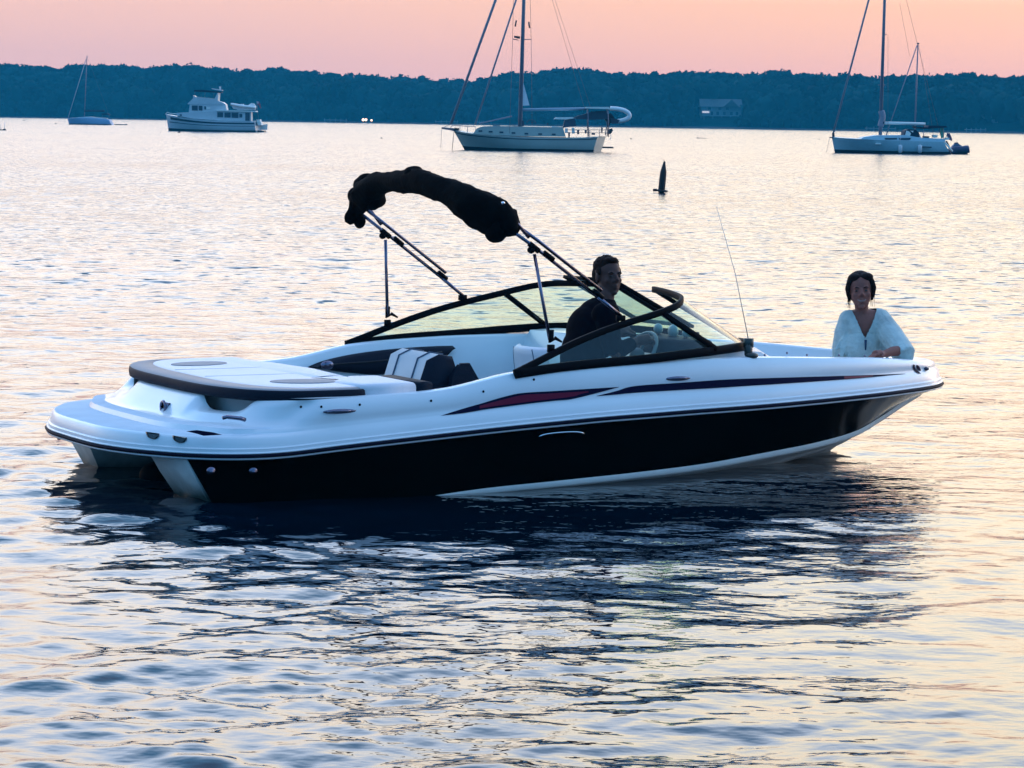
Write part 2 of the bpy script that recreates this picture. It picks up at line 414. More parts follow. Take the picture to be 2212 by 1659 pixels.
E1 = off(D0, .02, .006); E2 = off(D0, .062, .004)
def clampx(P, x): Q = P.copy(); Q[:, 0] = np.minimum(Q[:, 0], x); return Q
E3 = clampx(off(D0, .075, -.006), 6.02); G1 = clampx(off(D0, .10, -.05), 6.0); G2 = clampx(off(D0, .14, -.20), 5.97); G3 = clampx(off(D0, .2, 0), 5.9); 
for Rg, zb, yf in ((G2, None, .97), (G3, .10, .86)):
    bw = np.clip((Rg[:, 0] - 4.3) / 1.6, 0, 1); Rg[:, 1] *= 1 - (1 - yf) * bw
    if zb is not None: Rg[:, 2] = zb + .36 * bw ** 1.2
    Rg[:, 1] *= 1 - .25 * bw ** 2
# notches: lower the rim of the aft face at two places on each side of the centre
ny = D0[:, 1]
notch = np.clip(1 - np.abs((np.abs(ny) - .74) / .24) ** 5, 0, 1) * (stern > .3)
rings = [off(R0, 0, .022), off(R0, .0, .04), off(R0, .012, .046), off(R0, .014, .056), A1, A2, B0, B1, B2, B3, B4, M1, M2, Dn]
for Rg, dz in ((Dn, .092), (M2, .078), (M1, .048)):
    Rg[:, 2] -= notch * dz
mb = MB(); mb.loft([full(r) for r in rings], closed=True)
nf = 2 * NS - 2
for row in (5, 7, 8):
    for i in range(nf):
        k_ = i if i < NS else nf - i
        if u_[min(k_, NS - 1)] < 4.9 and row != 8: mb.MI[row * nf + i] = 1
mb.loft([full(r) for r in (D0, E1, E2, E3)], closed=True)
deck = autosmooth(mb.build('deck', [gel, mat('grey_non_skid', (.66, .72, .77), .8, spec=.15, var=.05, bump=.25, bscale=300)], boat), 50)
mb = MB(); mb.loft([full(r) for r in (E3, G1, G2, G3)], closed=True)
fr = full(G3); c0 = len(fr)
liner = mb.build('cockpit_liner', gel, boat)
mb = MB(); h = off(D0, .19, 0); h = clampx(h, 5.92); h[:, 2] = .11; h = full(h)
nfl = len(h); hh = NS
hg = G3.copy(); hg[:, 1] *= .99; hg[:, 2] += .012
mb.loft([hg, np.array([(p[0], -p[1], p[2]) for p in hg])])
mb.build('floor', floorm, boat, smooth=False)
# wall behind the notches and the deck under the sunpad
sp_ = [(x + .17, y * .97) for x, y in cr(DY[:8], 40)]
mb = MB(); ring0 = [(x, y, .5) for x, y in sp_]; ring1 = [(x, y, .625) for x, y in sp_]
ringm = [(x, -y, .625) for x, y in sp_]; ringm0 = [(x, -y, .5) for x, y in sp_]
mb.loft([ring0, ring1, ringm, ringm0]); mb.build('engine_hatch', gel2, boat, smooth=False)

# hull side, bottom, stern pods
TOPX = [.40, .9, 1.5, 2.26, 2.9, 3.6, 4.25, 4.9, 5.4, 5.85, 6.15, 6.35, 6.44]
def ry(x):
    hx = cr(RY[3:], 300); return float(np.interp(x, hx[:, 0], hx[:, 1]))
TOP = [(x, ry(x) + .004, sm(x, RX, RZ) - .02) for x in TOPX]
CHN = [(.62, -1.05, -.05), (1.0, -1.10, -.01), (1.55, -1.10, .008), (2.26, -1.08, .062), (2.8, -1.065, .084), (3.4, -1.022, .104), (3.95, -.94, .124), (4.5, -.815, .158), (5.0, -.66, .186),
       (5.45, -.475, .225), (5.8, -.29, .295), (6.1, -.14, .375), (6.33, -.035, .437)]
KEL = [(.62, 0, -.38), (1.0, 0, -.39), (1.6, 0, -.40), (2.3, 0, -.40), (2.9, 0, -.40), (3.5, 0, -.37), (4.1, 0, -.31), (4.65, 0, -.22), (5.12, 0, -.10), (5.53, 0, .01), (5.84, 0, .195), (6.13, 0, .335), (6.375, 0, .443)]
NH = 90
T_, C_, K_ = cr(TOP, NH), cr(CHN, NH), cr(KEL, NH)
C_[:, 1] = np.minimum(C_[:, 1], -.004)
def hsec(t, fl):      # ring on the side between rail and chine
    P = T_ * (1 - t) + C_ * t
    s_ = np.linspace(0, 1, NH); P[:, 1] += fl * np.sin(math.pi * t) * (s_ ** 2) * .09 * np.clip((1 - s_) * 6, 0, 1); return P
def mir(P): Q = P.copy(); Q[:, 1] *= -1; return Q
side = [hsec(t, 1.0) for t in (0, .15, .3, .45, .6, .75, .9, 1)]
mb = MB(); mb.loft(side); mb.loft([mir(s) for s in side][::-1])
mb.build('hull', black, boat)
# bottom: chine flat, spray strake, V, keel
def bsec(t, dz=0, dy=0): P = C_ * (1 - t) + K_ * t; P[:, 2] += dz; P[:, 1] += dy; return P
bt = [C_ + np.array([0, -.004, 0]), C_ + np.array([0, -.001, -.03]), C_ + np.array([0, .02, -.045]), bsec(.18, -.02), bsec(.4, -.006), bsec(.42, -.018), bsec(.46, -.002), bsec(.7, 0), K_]
for b_ in bt[:-1]: b_[:, 1] = np.minimum(b_[:, 1], -.002)
mb = MB(); mb.loft(bt); mb.loft([mir(s) for s in bt][::-1])
# stem cap closing the forefoot up to the rail
st = [(6.28, .405), (6.36, .437), (6.42, .461), (6.445, .472)]
a = [(x - .045, -.035 * (1 - i * .15), z + .012) for i, (x, z) in enumerate(st)]; b_ = [(x, 0, z) for x, z in st]; c_ = [(x - .045, .035 * (1 - i * .15), z + .012) for i, (x, z) in enumerate(st)]
mb.loft([a, b_, c_]); mb.build('hull_bottom', gel2, boat)
mb = MB()
for s_ in (-1, 1):                                         # pods either side of the drive recess
    def q(x, y, z): return (x, s_ * y, z)
    def pr(xa, yo, yi, z, xf=1.1): return [q(xa, yo, z), q(xa - .035, yo - .09, z), q(xa - .045, yi, z), q(xf, yi - .05, z), q(xf, yo + .02, z), q(xa + .32, yo + .02, z), q(xa + .1, yo + .005, z)]
    ringA = pr(.40, 1.03, .54, .325); ringB = pr(.465, 1.02, .57, .20); ringC = pr(.545, 1.02, .63, .06); ringD = pr(.63, .97, .70, -.14)
    rr = [ringA, ringB, ringC, ringD]
    if s_ > 0: rr = [r[::-1] for r in rr]
    mb.loft(rr, True, True, True)
# underside of the platform and transom
und = [tuple(p) for p in off(R0, .01, -.022)[:int(NS * 5.4 / 18)]]
mb.loft([und, [(p[0], -p[1], p[2]) for p in und]])
mb.loft([[(1.0, -1.1, .34), (1.0, 1.1, .34)], [(1.05, -1.1, -.4), (1.05, 1.1, -.4)]])
wl_gel = mat('gelcoat_dark_to_waterline', (.84, .88, .84), .45, var=.05)
_n = wl_gel.node_tree.nodes; _l = wl_gel.node_tree.links; _t = _n.new('ShaderNodeTexCoord'); _s = _n.new('ShaderNodeSeparateXYZ'); _l.new(_t.outputs['Object'], _s.inputs[0])
_z = _n.new('ShaderNodeTexNoise'); _z.inputs['Scale'].default_value = 9; _z.inputs['Detail'].default_value = 5; _l.new(_t.outputs['Object'], _z.inputs['Vector'])
_a = _n.new('ShaderNodeMath'); _a.operation = 'MULTIPLY_ADD'; _a.inputs[1].default_value = -.10; _l.new(_z.outputs['Fac'], _a.inputs[0]); _l.new(_s.outputs['Z'], _a.inputs[2])
_m = _n.new('ShaderNodeMapRange'); _m.inputs[1].default_value = .03; _m.inputs[2].default_value = .19; _l.new(_a.outputs[0], _m.inputs[0])
_x = _n.new('ShaderNodeMix'); _x.data_type = 'RGBA'; _x.inputs[6].default_value = (.03, .06, .055, 1); _l.new(_m.outputs[0], _x.inputs[0])  # gelcoat turns dark green towards the waterline, edge broken by noise
_b = _n['Principled BSDF']; _src = _b.inputs['Base Color'].links[0].from_socket; _l.new(_src, _x.inputs[7]); _l.new(_x.outputs[2], _b.inputs['Base Color'])
autosmooth(mb.build('transom', wl_gel, boat), 30)
mb = MB(); mb.box((.80, 0, .02), (.34, .26, .34), ry=.15, taper=.75); mb.box((.62, 0, -.16), (.5, .16, .12), ry=.1)
mb.ell((.66, 0, .10), (.14, .10, .09)); autosmooth(mb.build('stern_drive', blackm, boat), 40)

# rub rail: dark insert between two pale lips
def band(name, m, d0, z0, d1, z1, parent=boat):
    prof = [(0, z0), (-d0, z0 + .001), (-d1, (z0 + z1) / 2), (-d0, z1 - .001), (0, z1)]
    mb = MB(); mb.loft([full(off(R0, d, z)) for d, z in prof], closed=True); return mb.build(name, m, parent)
rr_ = band('rub_rail', rubber, .014, -.009, .020, .010)
band('rail_lip', railw, .008, -.022, .012, -.009, rr_); band('rail_lip', gel, .008, .010, .012, .022, rr_)

# a picture point found on the real deck surface
from mathutils.bvhtree import BVHTree
_dm = deck.data; _bvh = BVHTree.FromPolygons([v.co for v in _dm.vertices], [tuple(p.vertices) for p in _dm.polygons])
_c = Vector((C0 - BT) @ BR)
def on_side(px, lift=.004):
    d = Vector(ray(px) @ BR).normalized(); hit, n_, i, t = _bvh.ray_cast(_c, d)
    if hit is None: return bp(px, 1, -1.2)
    if n_.dot(d) > 0: n_ = -n_
    return np.array(hit + n_ * lift)
def decal(name, top, bot, n, m, lift=.005, parent=None):
    a = cr([on_side(p, lift) for p in top], n); b = cr([on_side(p, lift) for p in bot], n)
    mb = MB(); mid = [(a * (1 - t) + b * t) for t in (0, .25, .5, .75, 1)]; mb.loft(mid)
    # snap each row to the real deck surface
    mb.V = [tuple(v) for v in mb.V]
    return mb.build(name, m, parent or deck)
d1 = decal('stripe_decal', [(950, 898.6), (1000, 883), (1040, 871), (1085, 858), (1127, 849), (1200, 844.5), (1270, 840), (1337, 835.6)],
           [(950, 899), (1000, 892.6), (1052, 884), (1100, 877.5), (1150, 871), (1200, 865.5), (1243, 860.5), (1337, 836)], 50, decal_n, .004)
decal('red_fill', [(1035, 877), (1075, 865.5), (1127, 853.5), (1180, 850), (1230, 847), (1270, 844.5)],
      [(1035, 882.6), (1075, 876.5), (1127, 869.8), (1180, 863.5), (1230, 857.6), (1270, 850)], 30, decal_r, .0065, d1)
d2 = decal('stripe_decal', [(1288, 855.2), (1330, 845), (1371, 833.6), (1470, 826.5), (1570, 819.8), (1690, 815.5), (1810, 812.4), (1885, 810), (1955, 808)],
           [(1288, 855.8), (1330, 852.5), (1371, 848.5), (1470, 842.5), (1570, 836.6), (1690, 829), (1810, 820.7), (1885, 814.5), (1955, 808.6)], 60, decal_n, .004)
decal('red_fill', [(1822, 813.3), (1850, 812.4), (1884, 811.4)], [(1822, 819.0), (1850, 816.9), (1884, 813.6)], 10, decal_r, .0065, d2)
# small diamond decal on the quarter
pts = [bp(p, 1, -1.185) for p in [(402, 931.5), (425, 929), (461, 934), (480, 939), (440, 941.5), (425, 937)]]
mb = MB(); mb.add(pts, [tuple(range(6))]); mb.build('stripe_decal', decal_n, deck, False)

# grab handle on the black side, stern fittings, bow eye, cleats
mb = MB(); hp = [bp(p, 1, -1.235) for p in [(1164, 943), (1176, 938.5), (1200, 935), (1230, 933), (1250, 933.5), (1262, 936.5)]]
mb.tube(cr(hp, 16), [.003] + [.006] * 14 + [.003], 8); mb.build('grab_handle', chrome, boat)
for p in [(456, 1017), (547, 1017)]:
    mb = MB(); c = bp(p, 1, -1.215); mb.ell(c, (.028, .012, .022), 8); mb.ell(c + np.array([0, -.008, -.004]), (.015, .01, .012), 6); mb.build('hull_fitting', steel, boat)
mb = MB(); c = bp((1870, 915), 1, 0)
mb.tube([c + np.array([-.02, 0, .02]), c + np.array([.0, 0, -.03]), c + np.array([.035, 0, -.035]), c + np.array([.06, 0, .0]), c + np.array([.05, 0, .035])], .006, 8)
mb.build('bow_eye', steel, boat)
mb = MB(); c = bp((131, 937), 0, .3); mb.tube([c + np.array((0, 0, .02)), c + np.array((-.02, .015, -.01)), c + np.array((-.01, .02, -.035)), c + np.array((0.02, 0, -.03))], .006, 8); mb.build('stern_eye', steel, boat)
def cleat(c, ang=0, s=1.0):
    mb = MB(); c = Vector(c); d = Vector((math.cos(ang), math.sin(ang), 0)) * .07 * s
    mb.ell(c - Vector((0, -.008, 0)), (.085 * s, .006, .014), 10)
    mb.tube([c - d, c - d * .5 + Vector((0, -.004, .004)), c + d * .5 + Vector((0, -.004, .004)), c + d], [.003, .007, .007, .003], 8)
    return mb.build('cleat', steel, boat)
c = on_side((733, 889), .012); cleat(c, .05, 1.25)
c = on_side((1463, 818), .012); cleat(c, .0, 1.1)
mb = MB(); hp = [bp(p, 1, -1.13) for p in [(481, 903), (490, 900.5), (520, 904), (530, 907)]]
mb.tube(hp, .012, 8); mb.build('grab_handle', steel, deck)
mb = MB(); hp = [bp(p, 0, .60) for p in [(283, 866), (295, 873), (318, 883)]]; mb.tube(hp, .010, 8); mb.build('grab_handle', steel, deck)
c = bp((359, 879), 0, .60)                                   # tow ring on the aft face
mb = MB(); ta = [c + np.array((-.02, .035 * math.cos(a), .035 * math.sin(a))) for a in np.linspace(0, 2 * math.pi, 15)]; mb.tube(ta, .009, 6); mb.box(c, (.03, .07, .05)); mb.build('tow_ring', steel, boat)
def on_stern(px, d=0): return on_side(px, max(d, .003))
smoke = mat('smoked_plastic', (.015, .025, .03), .25)
for cx_, cy_, rx_, ry_ in ((330.5, 937, 15, 12.5), (389, 945, 15.5, 13)):      # two dark half-moon sockets in the platform edge
    mb = MB(); ob = [(cx_ + rx_ * math.cos(a), cy_ - 1 + 2.0 * math.cos(a) + ry_ * math.sin(a)) for a in np.linspace(0, math.pi, 14)]
    o1 = [on_stern(p, .006) for p in ob]; o2 = [on_stern(((p[0] - cx_) * .8 + cx_, (p[1] - cy_) * .8 + cy_ + 1), .012) for p in ob]; o3 = [on_stern(((p[0] - cx_) * .72 + cx_, (p[1] - cy_) * .7 + cy_ + 1.4), -.012) for p in ob]
    mb.loft([o1, o2, o3], True, False, True); autosmooth(mb.build('cup_socket', smoke, deck), 30)
# little vents / snaps along the coaming and the tiny dark screws
for p in [(650, 879), (694, 879), (777, 874.5), (931, 866), (1044, 846), (1153, 820)]:
    c = on_side(p, .002); mb = MB(); mb.ell(c, (.008, .004, .008), 5); mb.build('snap_fastener', blackm, deck)
for p in [(1652, 767), (1700, 762.6), (1743, 767), (1812, 767.5), (1868, 769)]:
    c = bp(p, 1, -.93 if p[0] < 1720 else -.8 + (p[0] - 1750) * .0016); mb = MB(); mb.ell(c, (.008, .006, .008), 5); mb.build('snap_fastener', steel, deck)
# round emblem (plain ring) and light at the bow
def rz7(zx, zy): return ((3200 + zx * .27125) / 1.8228, (1350 + zy * .27125) / 1.8228)
mb = MB(); oo = cr([rz7(*p) for p in [(1450, 318), (1447, 352), (1460, 388), (1490, 424), (1526, 447), (1566, 452)]], 16); ii = cr([rz7(*p) for p in [(1474, 318), (1478, 350), (1494, 378), (1518, 404), (1542, 428), (1566, 450)]], 16)
mb.loft([[on_side(p, .004) for p in oo], [on_side(p, .004) for p in ii]])
mb.add([on_side(rz7(1530 + 46 * math.cos(t) * .62 - 24 * math.sin(t) * .78, 366 + 46 * math.cos(t) * .95 + 24 * math.sin(t) * .45), .004) for t in np.linspace(0, 2 * math.pi, 19)[:-1]], [tuple(range(18))])
mb.build('bow_emblem', decal_n, deck)
mb = MB(); mb.ell(on_side((1998.5, 797), .004), (.026, .02, .014), 8); mb.build('bow_light', mat('smoked_lens', (.02, .02, .05), .15), boat)
mb = MB(); mb.ell((6.16, .0, .672), (.045, .045, .035), 10); mb.build('bow_cleat_cap', decal_n, boat)

# whip aerial on a clamp at the gunwale
c = bp((1617, 735), 1, -.99); c2 = bp((1616, 797), 1, -1.03)
mb = MB(); c, c2 = Vector(c), Vector(c2)
mb.tube([c2 + Vector((0, 0, .02)), c2 + (c - c2) * .45, c2 + (c - c2) * .5, c], [.013, .02, .026, .026], 10); mb.tube([c + Vector((0, 0, -.045)), c + Vector((0, 0, .012))], .034, 10)
mb.ell(c2 + Vector((.01, -.01, .0)), (.05, .035, .035), 8); mb.ell(c2 + Vector((.02, -.01, .085)), (.045, .03, .022), 8)
mb.tube([c2 + Vector((-.02, -.01, .03)), c2 + Vector((-.12, -.05, .0)), c2 + Vector((-.15, -.06, -.005))], [.014, .011, .018], 8)
ae = mb.build('aerial_mount', mat('olive_plastic', (.02, .03, .028), .4), boat)
tip = bp((1548, 447), 1, -.99); mb = MB(); mb.tube([c, c + (Vector(tip) - c) * .5 + Vector((.02, 0, 0)), Vector(tip)], [.003, .0022, .0014], 6)
mb.build('aerial_whip', mat('white_fibreglass', (.62, .6, .56), .5), ae)

# ------------------------------------------------------------------ sunpad and seats
ct, cb = .705, .632
def mirp(P): return [(x, -y) for x, y in P]
aft = [(.675, 0), (.68, -.34), (.71, -.62), (.785, -.86), (.89, -1.02), (1.05, -1.115), (1.27, -1.14), (1.45, -1.14), (1.50, -1.10)]
aft_h = [tuple(p) for p in cr(aft, 40)]
inner = [(.83, 0), (.84, -.40), (.88, -.68), (.96, -.90), (1.09, -1.03), (1.27, -1.08), (1.42, -1.09), (1.50, -1.08)]
inn_h = [tuple(p) for p in cr(inner, 40)]
poly = aft_h[::-1][0:0]
starA = aft_h; portA = [(x, -y) for x, y in aft_h][::-1]
mb = MB()      # dark bumper rim: swept rounded profile along the aft edge
line = [(x + .05 if i < 30 else x, y * .965) for i, (x, y) in enumerate(aft_h)]
full_line = [(x, -y) for x, y in aft_h][::-1][:-1] + aft_h
rimr = []
L_ = np.array(full_line); G_ = np.gradient(L_, axis=0); G_ /= np.linalg.norm(G_, axis=1)[:, None]; Nn = np.stack([-G_[:, 1], G_[:, 0]], 1)
if Nn[len(Nn) // 2, 0] < 0: Nn = -Nn
inn_full = np.array([(x, -y) for x, y in inn_h][::-1][:-1] + inn_h)
prof = [(0.02, 0.0), (.0, .008), (-.004, .03), (-.002, .056), (.004, .066), (.02, .073)]
for d, z in prof: rimr.append([(p[0] + n_[0] * d, p[1] + n_[1] * d, cb + z) for p, n_ in zip(L_, Nn)])
rimr.append([(p[0], p[1], cb + .076) for p in inn_full]); rimr.append([(p[0], p[1], cb) for p in inn_full])
mb.loft(rimr)
mb.MI = [0] * len(mb.MI); nl = len(L_) - 1
for i in range(4 * nl, len(mb.MI)): mb.MI[i] = 1
sunpad = mb.build('sunpad', [vind, ving], boat)
mb = MB(); P = [(x + .0, y) for x, y in inn_full]
P = P + [(1.58, -1.07), (1.66, -.92), (1.60, -.78), (1.52, -.70), (1.64, -.60), (1.68, -.4), (1.60, .0), (1.58, .5), (1.6, .9), (1.6, 1.08)]
P2 = []
for p in P:
    if not P2 or (Vector(p) - Vector(P2[-1])).length > .02: P2.append(p)
if (Vector(P2[0]) - Vector(P2[-1])).length < .02: P2.pop()
ar = sum(P2[i - 1][0] * P2[i][1] - P2[i][0] * P2[i - 1][1] for i in range(len(P2)))
if ar < 0: P2 = P2[::-1]
mb.slab(P2, cb + .01, ct + .004, .015); mb.build('pad_cushion', vinw, sunpad)
def oval(cx, cy, a, b, rot, z): return [(cx + a * math.cos(t) * math.cos(rot) - b * math.sin(t) * math.sin(rot), cy + a * math.cos(t) * math.sin(rot) + b * math.sin(t) * math.cos(rot)) for t in np.linspace(0, 2 * math.pi, 28)[:-1]]
for c, a, b, rt in (((1.27, -.72), .20, .13, -.25), ((1.16, .62), .20, .13, .25)):
    mb = MB(); mb.slab(oval(*c, a, b, rt, 0), ct - .005, ct + .0115, .006); mb.build('pad_inlay', ving, sunpad)
# seams on the pad
for yy, xa, xb in ((.28, .86, 1.6), (-.2, .86, 1.62)):
    mb = MB(); mb.tube([(xa, yy, ct + .0055), ((xa + xb) / 2, yy - .02, ct + .0065), (xb, yy, ct + .0055)], .0035, 6); mb.build('seam', vinw, sunpad)
# filler cushions between sunpad and cockpit
mb = MB(); mb.slab([(1.45, -1.13), (1.83, -1.10), (1.83, -.62), (1.62, -.58), (1.42, -.82)], .60, .724, .03); mb.build('seat_back', vinw, boat)
mb = MB(); mb.slab([(1.835, -1.10), (1.95, -1.08), (1.95, -.60), (1.835, -.60)], .58, .722, .02); mb.build('seat_back_pad', vind, boat)
mb = MB(); mb.slab([(1.60, -.55), (1.95, -.5), (2.0, .3), (1.95, .98), (1.60, .98)], .30, .45, .04); mb.build('aft_bench', vinw, boat)
mb = MB(); mb.slab([(1.42, -.5), (1.70, -.42), (1.74, .1), (1.68, .6), (1.5, .98), (1.35, .9)], .5, .712, .04); mb.build('seat_back', vinw, boat)
# padded coaming along the port cockpit side
mb = MB(); top = cr([bp(p, 1, 1.045) for p in [(668, 792), (700, 780), (745, 769), (800, 760), (870, 752.5), (940, 748), (978, 747)]], 40)
bot = cr([bp(p, 1, 1.03) for p in [(669, 794), (705, 799), (760, 806), (820, 810), (880, 800), (950, 778), (976, 756)]], 40)
rg = [bot + np.array((0, .06, 0)), bot, bot + np.array((0, -.035, .012)), (top + bot) / 2 + np.array((0, -.05, .0)), top + np.array((0, -.035, -.012)), top, top + np.array((0, .06, 0))]
mb.loft(rg); cp = mb.build('coaming_pad', vind, boat)
mb = MB(); q1 = [tuple(v) for v in (top * .62 + bot * .38 + np.array((0, -.05, 0)))[4:34]]; mb.tube(q1, .006, 6); mb.build('seam', mat('dark_seam', (.003, .004, .008), .6), cp)
mb = MB(); mb.ell(bp((707, 789), 1, .99), (.05, .02, .03), 8); mb.build('speaker_grille', steel, boat)
# interior moulding line
mb = MB(); mb.tube(cr([bp(p, 1, 1.06) for p in [(985, 765), (1040, 757), (1090, 770), (1110, 790)]], 20), .006, 6); mb.build('moulding_line', gel2, liner)

def captain_seat(x, y, rz, nm='seat'):
    root = None
    mb = MB(); mb.slab([(-.26, -.25), (.22, -.25), (.26, 0), (.22, .25), (-.26, .25)], .42, .56, .05)
    base = mb.build(nm, vinw, boat); base.location = (x, y, 0); base.rotation_euler = (0, 0, rz)
    mb = MB(); prof = []
    for k in range(17):
        a = -1.25 + 2.5 * k / 16; prof.append((-.20 - .10 * math.cos(a), .27 * math.sin(a)))
    o_ = [(px_ - .07 * math.cos(-1.25 + 2.5 * k / 16), py_ * 1.2) for k, (px_, py_) in enumerate(prof)]
    rg = []
    for z, sc_ in ((.45, .9), (.52, .98), (.66, 1.0), (.76, .98), (.80, .93)):
        rg.append([(a_ * 1.0 - (z - .5) * .12, b_ * sc_, z) for a_, b_ in prof])
    ro = []
    for z, sc_ in ((.81, .93), (.77, 1.0), (.66, 1.03), (.52, 1.0), (.40, .92)):
        ro.append([(a_ * 1.0 - (z - .5) * .16, b_ * sc_, z) for a_, b_ in o_])
    mb.loft(rg + [[((a_ + c_) / 2 - .04, (b_ + d_) / 2 * .93, .832) for (a_, b_), (c_, d_) in zip(prof, o_)]] + ro)
    bk = mb.build('backrest', vinw, base)
    for k in (4, 12):
        mb = MB(); mb.tube([(g_[k][0], g_[k][1], g_[k][2] + .003) for g_ in rg + ro[:4]], .0045, 6)
        mb.build('piping', piping, bk)
    mb = MB(); mb.tube([(0, 0, .1), (0, 0, .42)], .05, 12); mb.tube([(0, 0, .1), (0, 0, .13)], [.16, .12], 16); mb.build('pedestal', steel, base)
    return base, bk
s1, b1_ = captain_seat(3.74, .50, 0); s1.scale = (.8, .72, .935)
# rearward lounge back behind the helm: white front with dark outer shell
mb = MB(); 
def lounge(x, y):
    mb = MB(); sec = [(-.16, .30), (-.18, .62), (-.12, .80), (-.04, .835), (.05, .82), (.12, .62), (.16, .30)]
    rg = [[(x + a, yy, z + .1 * 0) for a, z in sec] for yy in (y - .25, y - .22, y, y + .22, y + .25)]
    mb.loft(rg, False); o = mb.build('lounge_backrest', mat('shaded_white_vinyl', (.42, .47, .50), .6, var=.04, bump=.15, bscale=60), boat)  # white seat vinyl toned blue grey: backrest shading put into the colour
    mb = MB()
    for s_, y0 in ((-1, y - .255), ):
        c = [(x + a * 1.05, y0, z) for a, z in sec]; c2 = [(x + a * .9, y0 - .03, z - .02) for a, z in sec]
        mb.loft([c, c2], False, False, True)
    sh = mb.build('shell', vind, o)
    for yy in (y - .13, y + .13):
        mb = MB(); mb.tube([(x + a * 1.03, yy, z + .004) for a, z in sec[:5]], .005, 6); mb.build('piping', piping, o)
    return o
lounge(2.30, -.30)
mb = MB(); q = [(2.22, .36), (2.27, .56), (2.31, .72), (2.36, .785), (2.42, .785), (2.50, .66), (2.56, .52), (2.58, .36)]
mb.loft([[(x, yy, z) for x, z in q] for yy in (-.66, -.64)], False, True, True); 
mb.loft([[(x * .98 + .05, yy, z * .985) for x, z in q] for yy in (-.64, -.60)])
autosmooth(mb.build('seat_shell', vind, boat), 40)
mb = MB(); mb.slab([(2.0, -.62), (2.36, -.62), (2.40, -.1), (2.0, -.1)], .40, .56, .05); mb.build('lounge_seat', vinw, boat)
mb = MB(); mb.slab([(4.95, -.55), (5.5, -.34), (5.5, .34), (4.95, .55), (4.85, .3), (4.85, -.3)], .30, .44, .05); mb.build('bow_seat', vinw, boat)

# consoles, dash and wheel
for s_ in (-1, 1):
    def Y(v): return s_ * v
    mb = MB()
    r0 = [(3.72, Y(.27), .12), (3.72, Y(.85), .12), (4.5, Y(.60), .12), (4.85, Y(.27), .12)]
    r1 = [(3.70, Y(.27), .72), (3.70, Y(1.04), .72), (4.62, Y(.88), .70), (4.98, Y(.27), .68)]
    r2 = [(3.78, Y(.27), .86), (3.78, Y(1.03), .84), (4.40, Y(.90), .82), (4.72, Y(.27), .82)]
    r3 = [(3.98, Y(.29), .87), (3.98, Y(1.01), .85), (4.30, Y(.91), .83), (4.64, Y(.30), .83)]
    rg = [r0, r1, r2, r3]
    if s_ < 0: rg = [r[::-1] for r in rg]
    mb.loft(rg, True, False, True); con = autosmooth(mb.build('console', gel, boat), 40)
    if s_ < 0:
        mb = MB(); mb.slab([(3.74, -.98), (3.98, -.98), (3.98, -.38), (3.74, -.38)], .80, .915, .03); dash = mb.build('dashboard', vind, con)
        for yy, zz, r_ in ((-.52, .955, .035), (-.70, .95, .045), (-.86, .95, .03)):
            mb = MB(); mb.ell((3.86, yy, zz), (.03, r_, r_), 8); mb.build('gauge', mat('gauge_face', (.3, .4, .42), .3), dash)
        mb = MB(); c = Vector((3.62, -.66, .80)); n_ = Vector((-.8, 0, .55)).normalized(); e1 = Vector((0, 1, 0)); e2 = n_.cross(e1)
        mb.tube([c + e1 * .17 * math.cos(t) + e2 * .17 * math.sin(t) for t in np.linspace(0, 2 * math.pi, 33)], .014, 8)
        for t in (.5, 2.6, 4.7): mb.tube([c, c + e1 * .165 * math.cos(t) + e2 * .165 * math.sin(t)], .011, 6)
        mb.ell(c, (.05, .05, .05), 8); mb.tube([c, c - n_ * .16], .02, 8); mb.build('steering_wheel', mat('pale_wheel', (.16, .20, .22), .4), boat)

# ------------------------------------------------------------------ windshield
TOPW = [(2.45, 1.18, .765), (2.57, 1.16, .808), (2.69, 1.143, .853), (2.90, 1.108, .929), (3.11, 1.082, .993), (3.32, 1.058, 1.045), (3.53, 1.034, 1.091), (3.67, 1.0, 1.125), (3.76, .94, 1.150),
        (3.83, .84, 1.168), (3.88, .70, 1.178), (3.93, .5, 1.186), (3.985, .25, 1.19)]
BOTW = [(2.45, 1.18, .760), (2.70, 1.172, .785), (2.90, 1.168, .800), (3.15, 1.158, .812), (3.40, 1.150, .824), (3.62, 1.135, .838), (3.85, 1.10, .850), (4.02, 1.045, .857), (4.17, .965, .860),
        (4.30, .86, .858), (4.42, .70, .852), (4.54, .5, .845), (4.65, .25, .832)]
def flat_tube(mb, pts, rh, rw, nrm_=(0, -1, .2)):
    P = [Vector(p) for p in pts]; rg = []
    for i, p in enumerate(P):
        t = (P[min(i + 1, len(P) - 1)] - P[max(i - 1, 0)]).normalized()
        n_ = Vector(nrm_[i] if isinstance(nrm_, list) else nrm_); n_ = (n_ - t * n_.dot(t)).normalized(); b = t.cross(n_)
        rg.append([p + b * rh * a + n_ * rw * c for a, c in ((-1, -.6), (-.8, -1), (.8, -1), (1, -.6), (1, .6), (.8, 1), (-.8, 1), (-1, .6))])
    mb.loft(rg, True, True, True)
ws = None
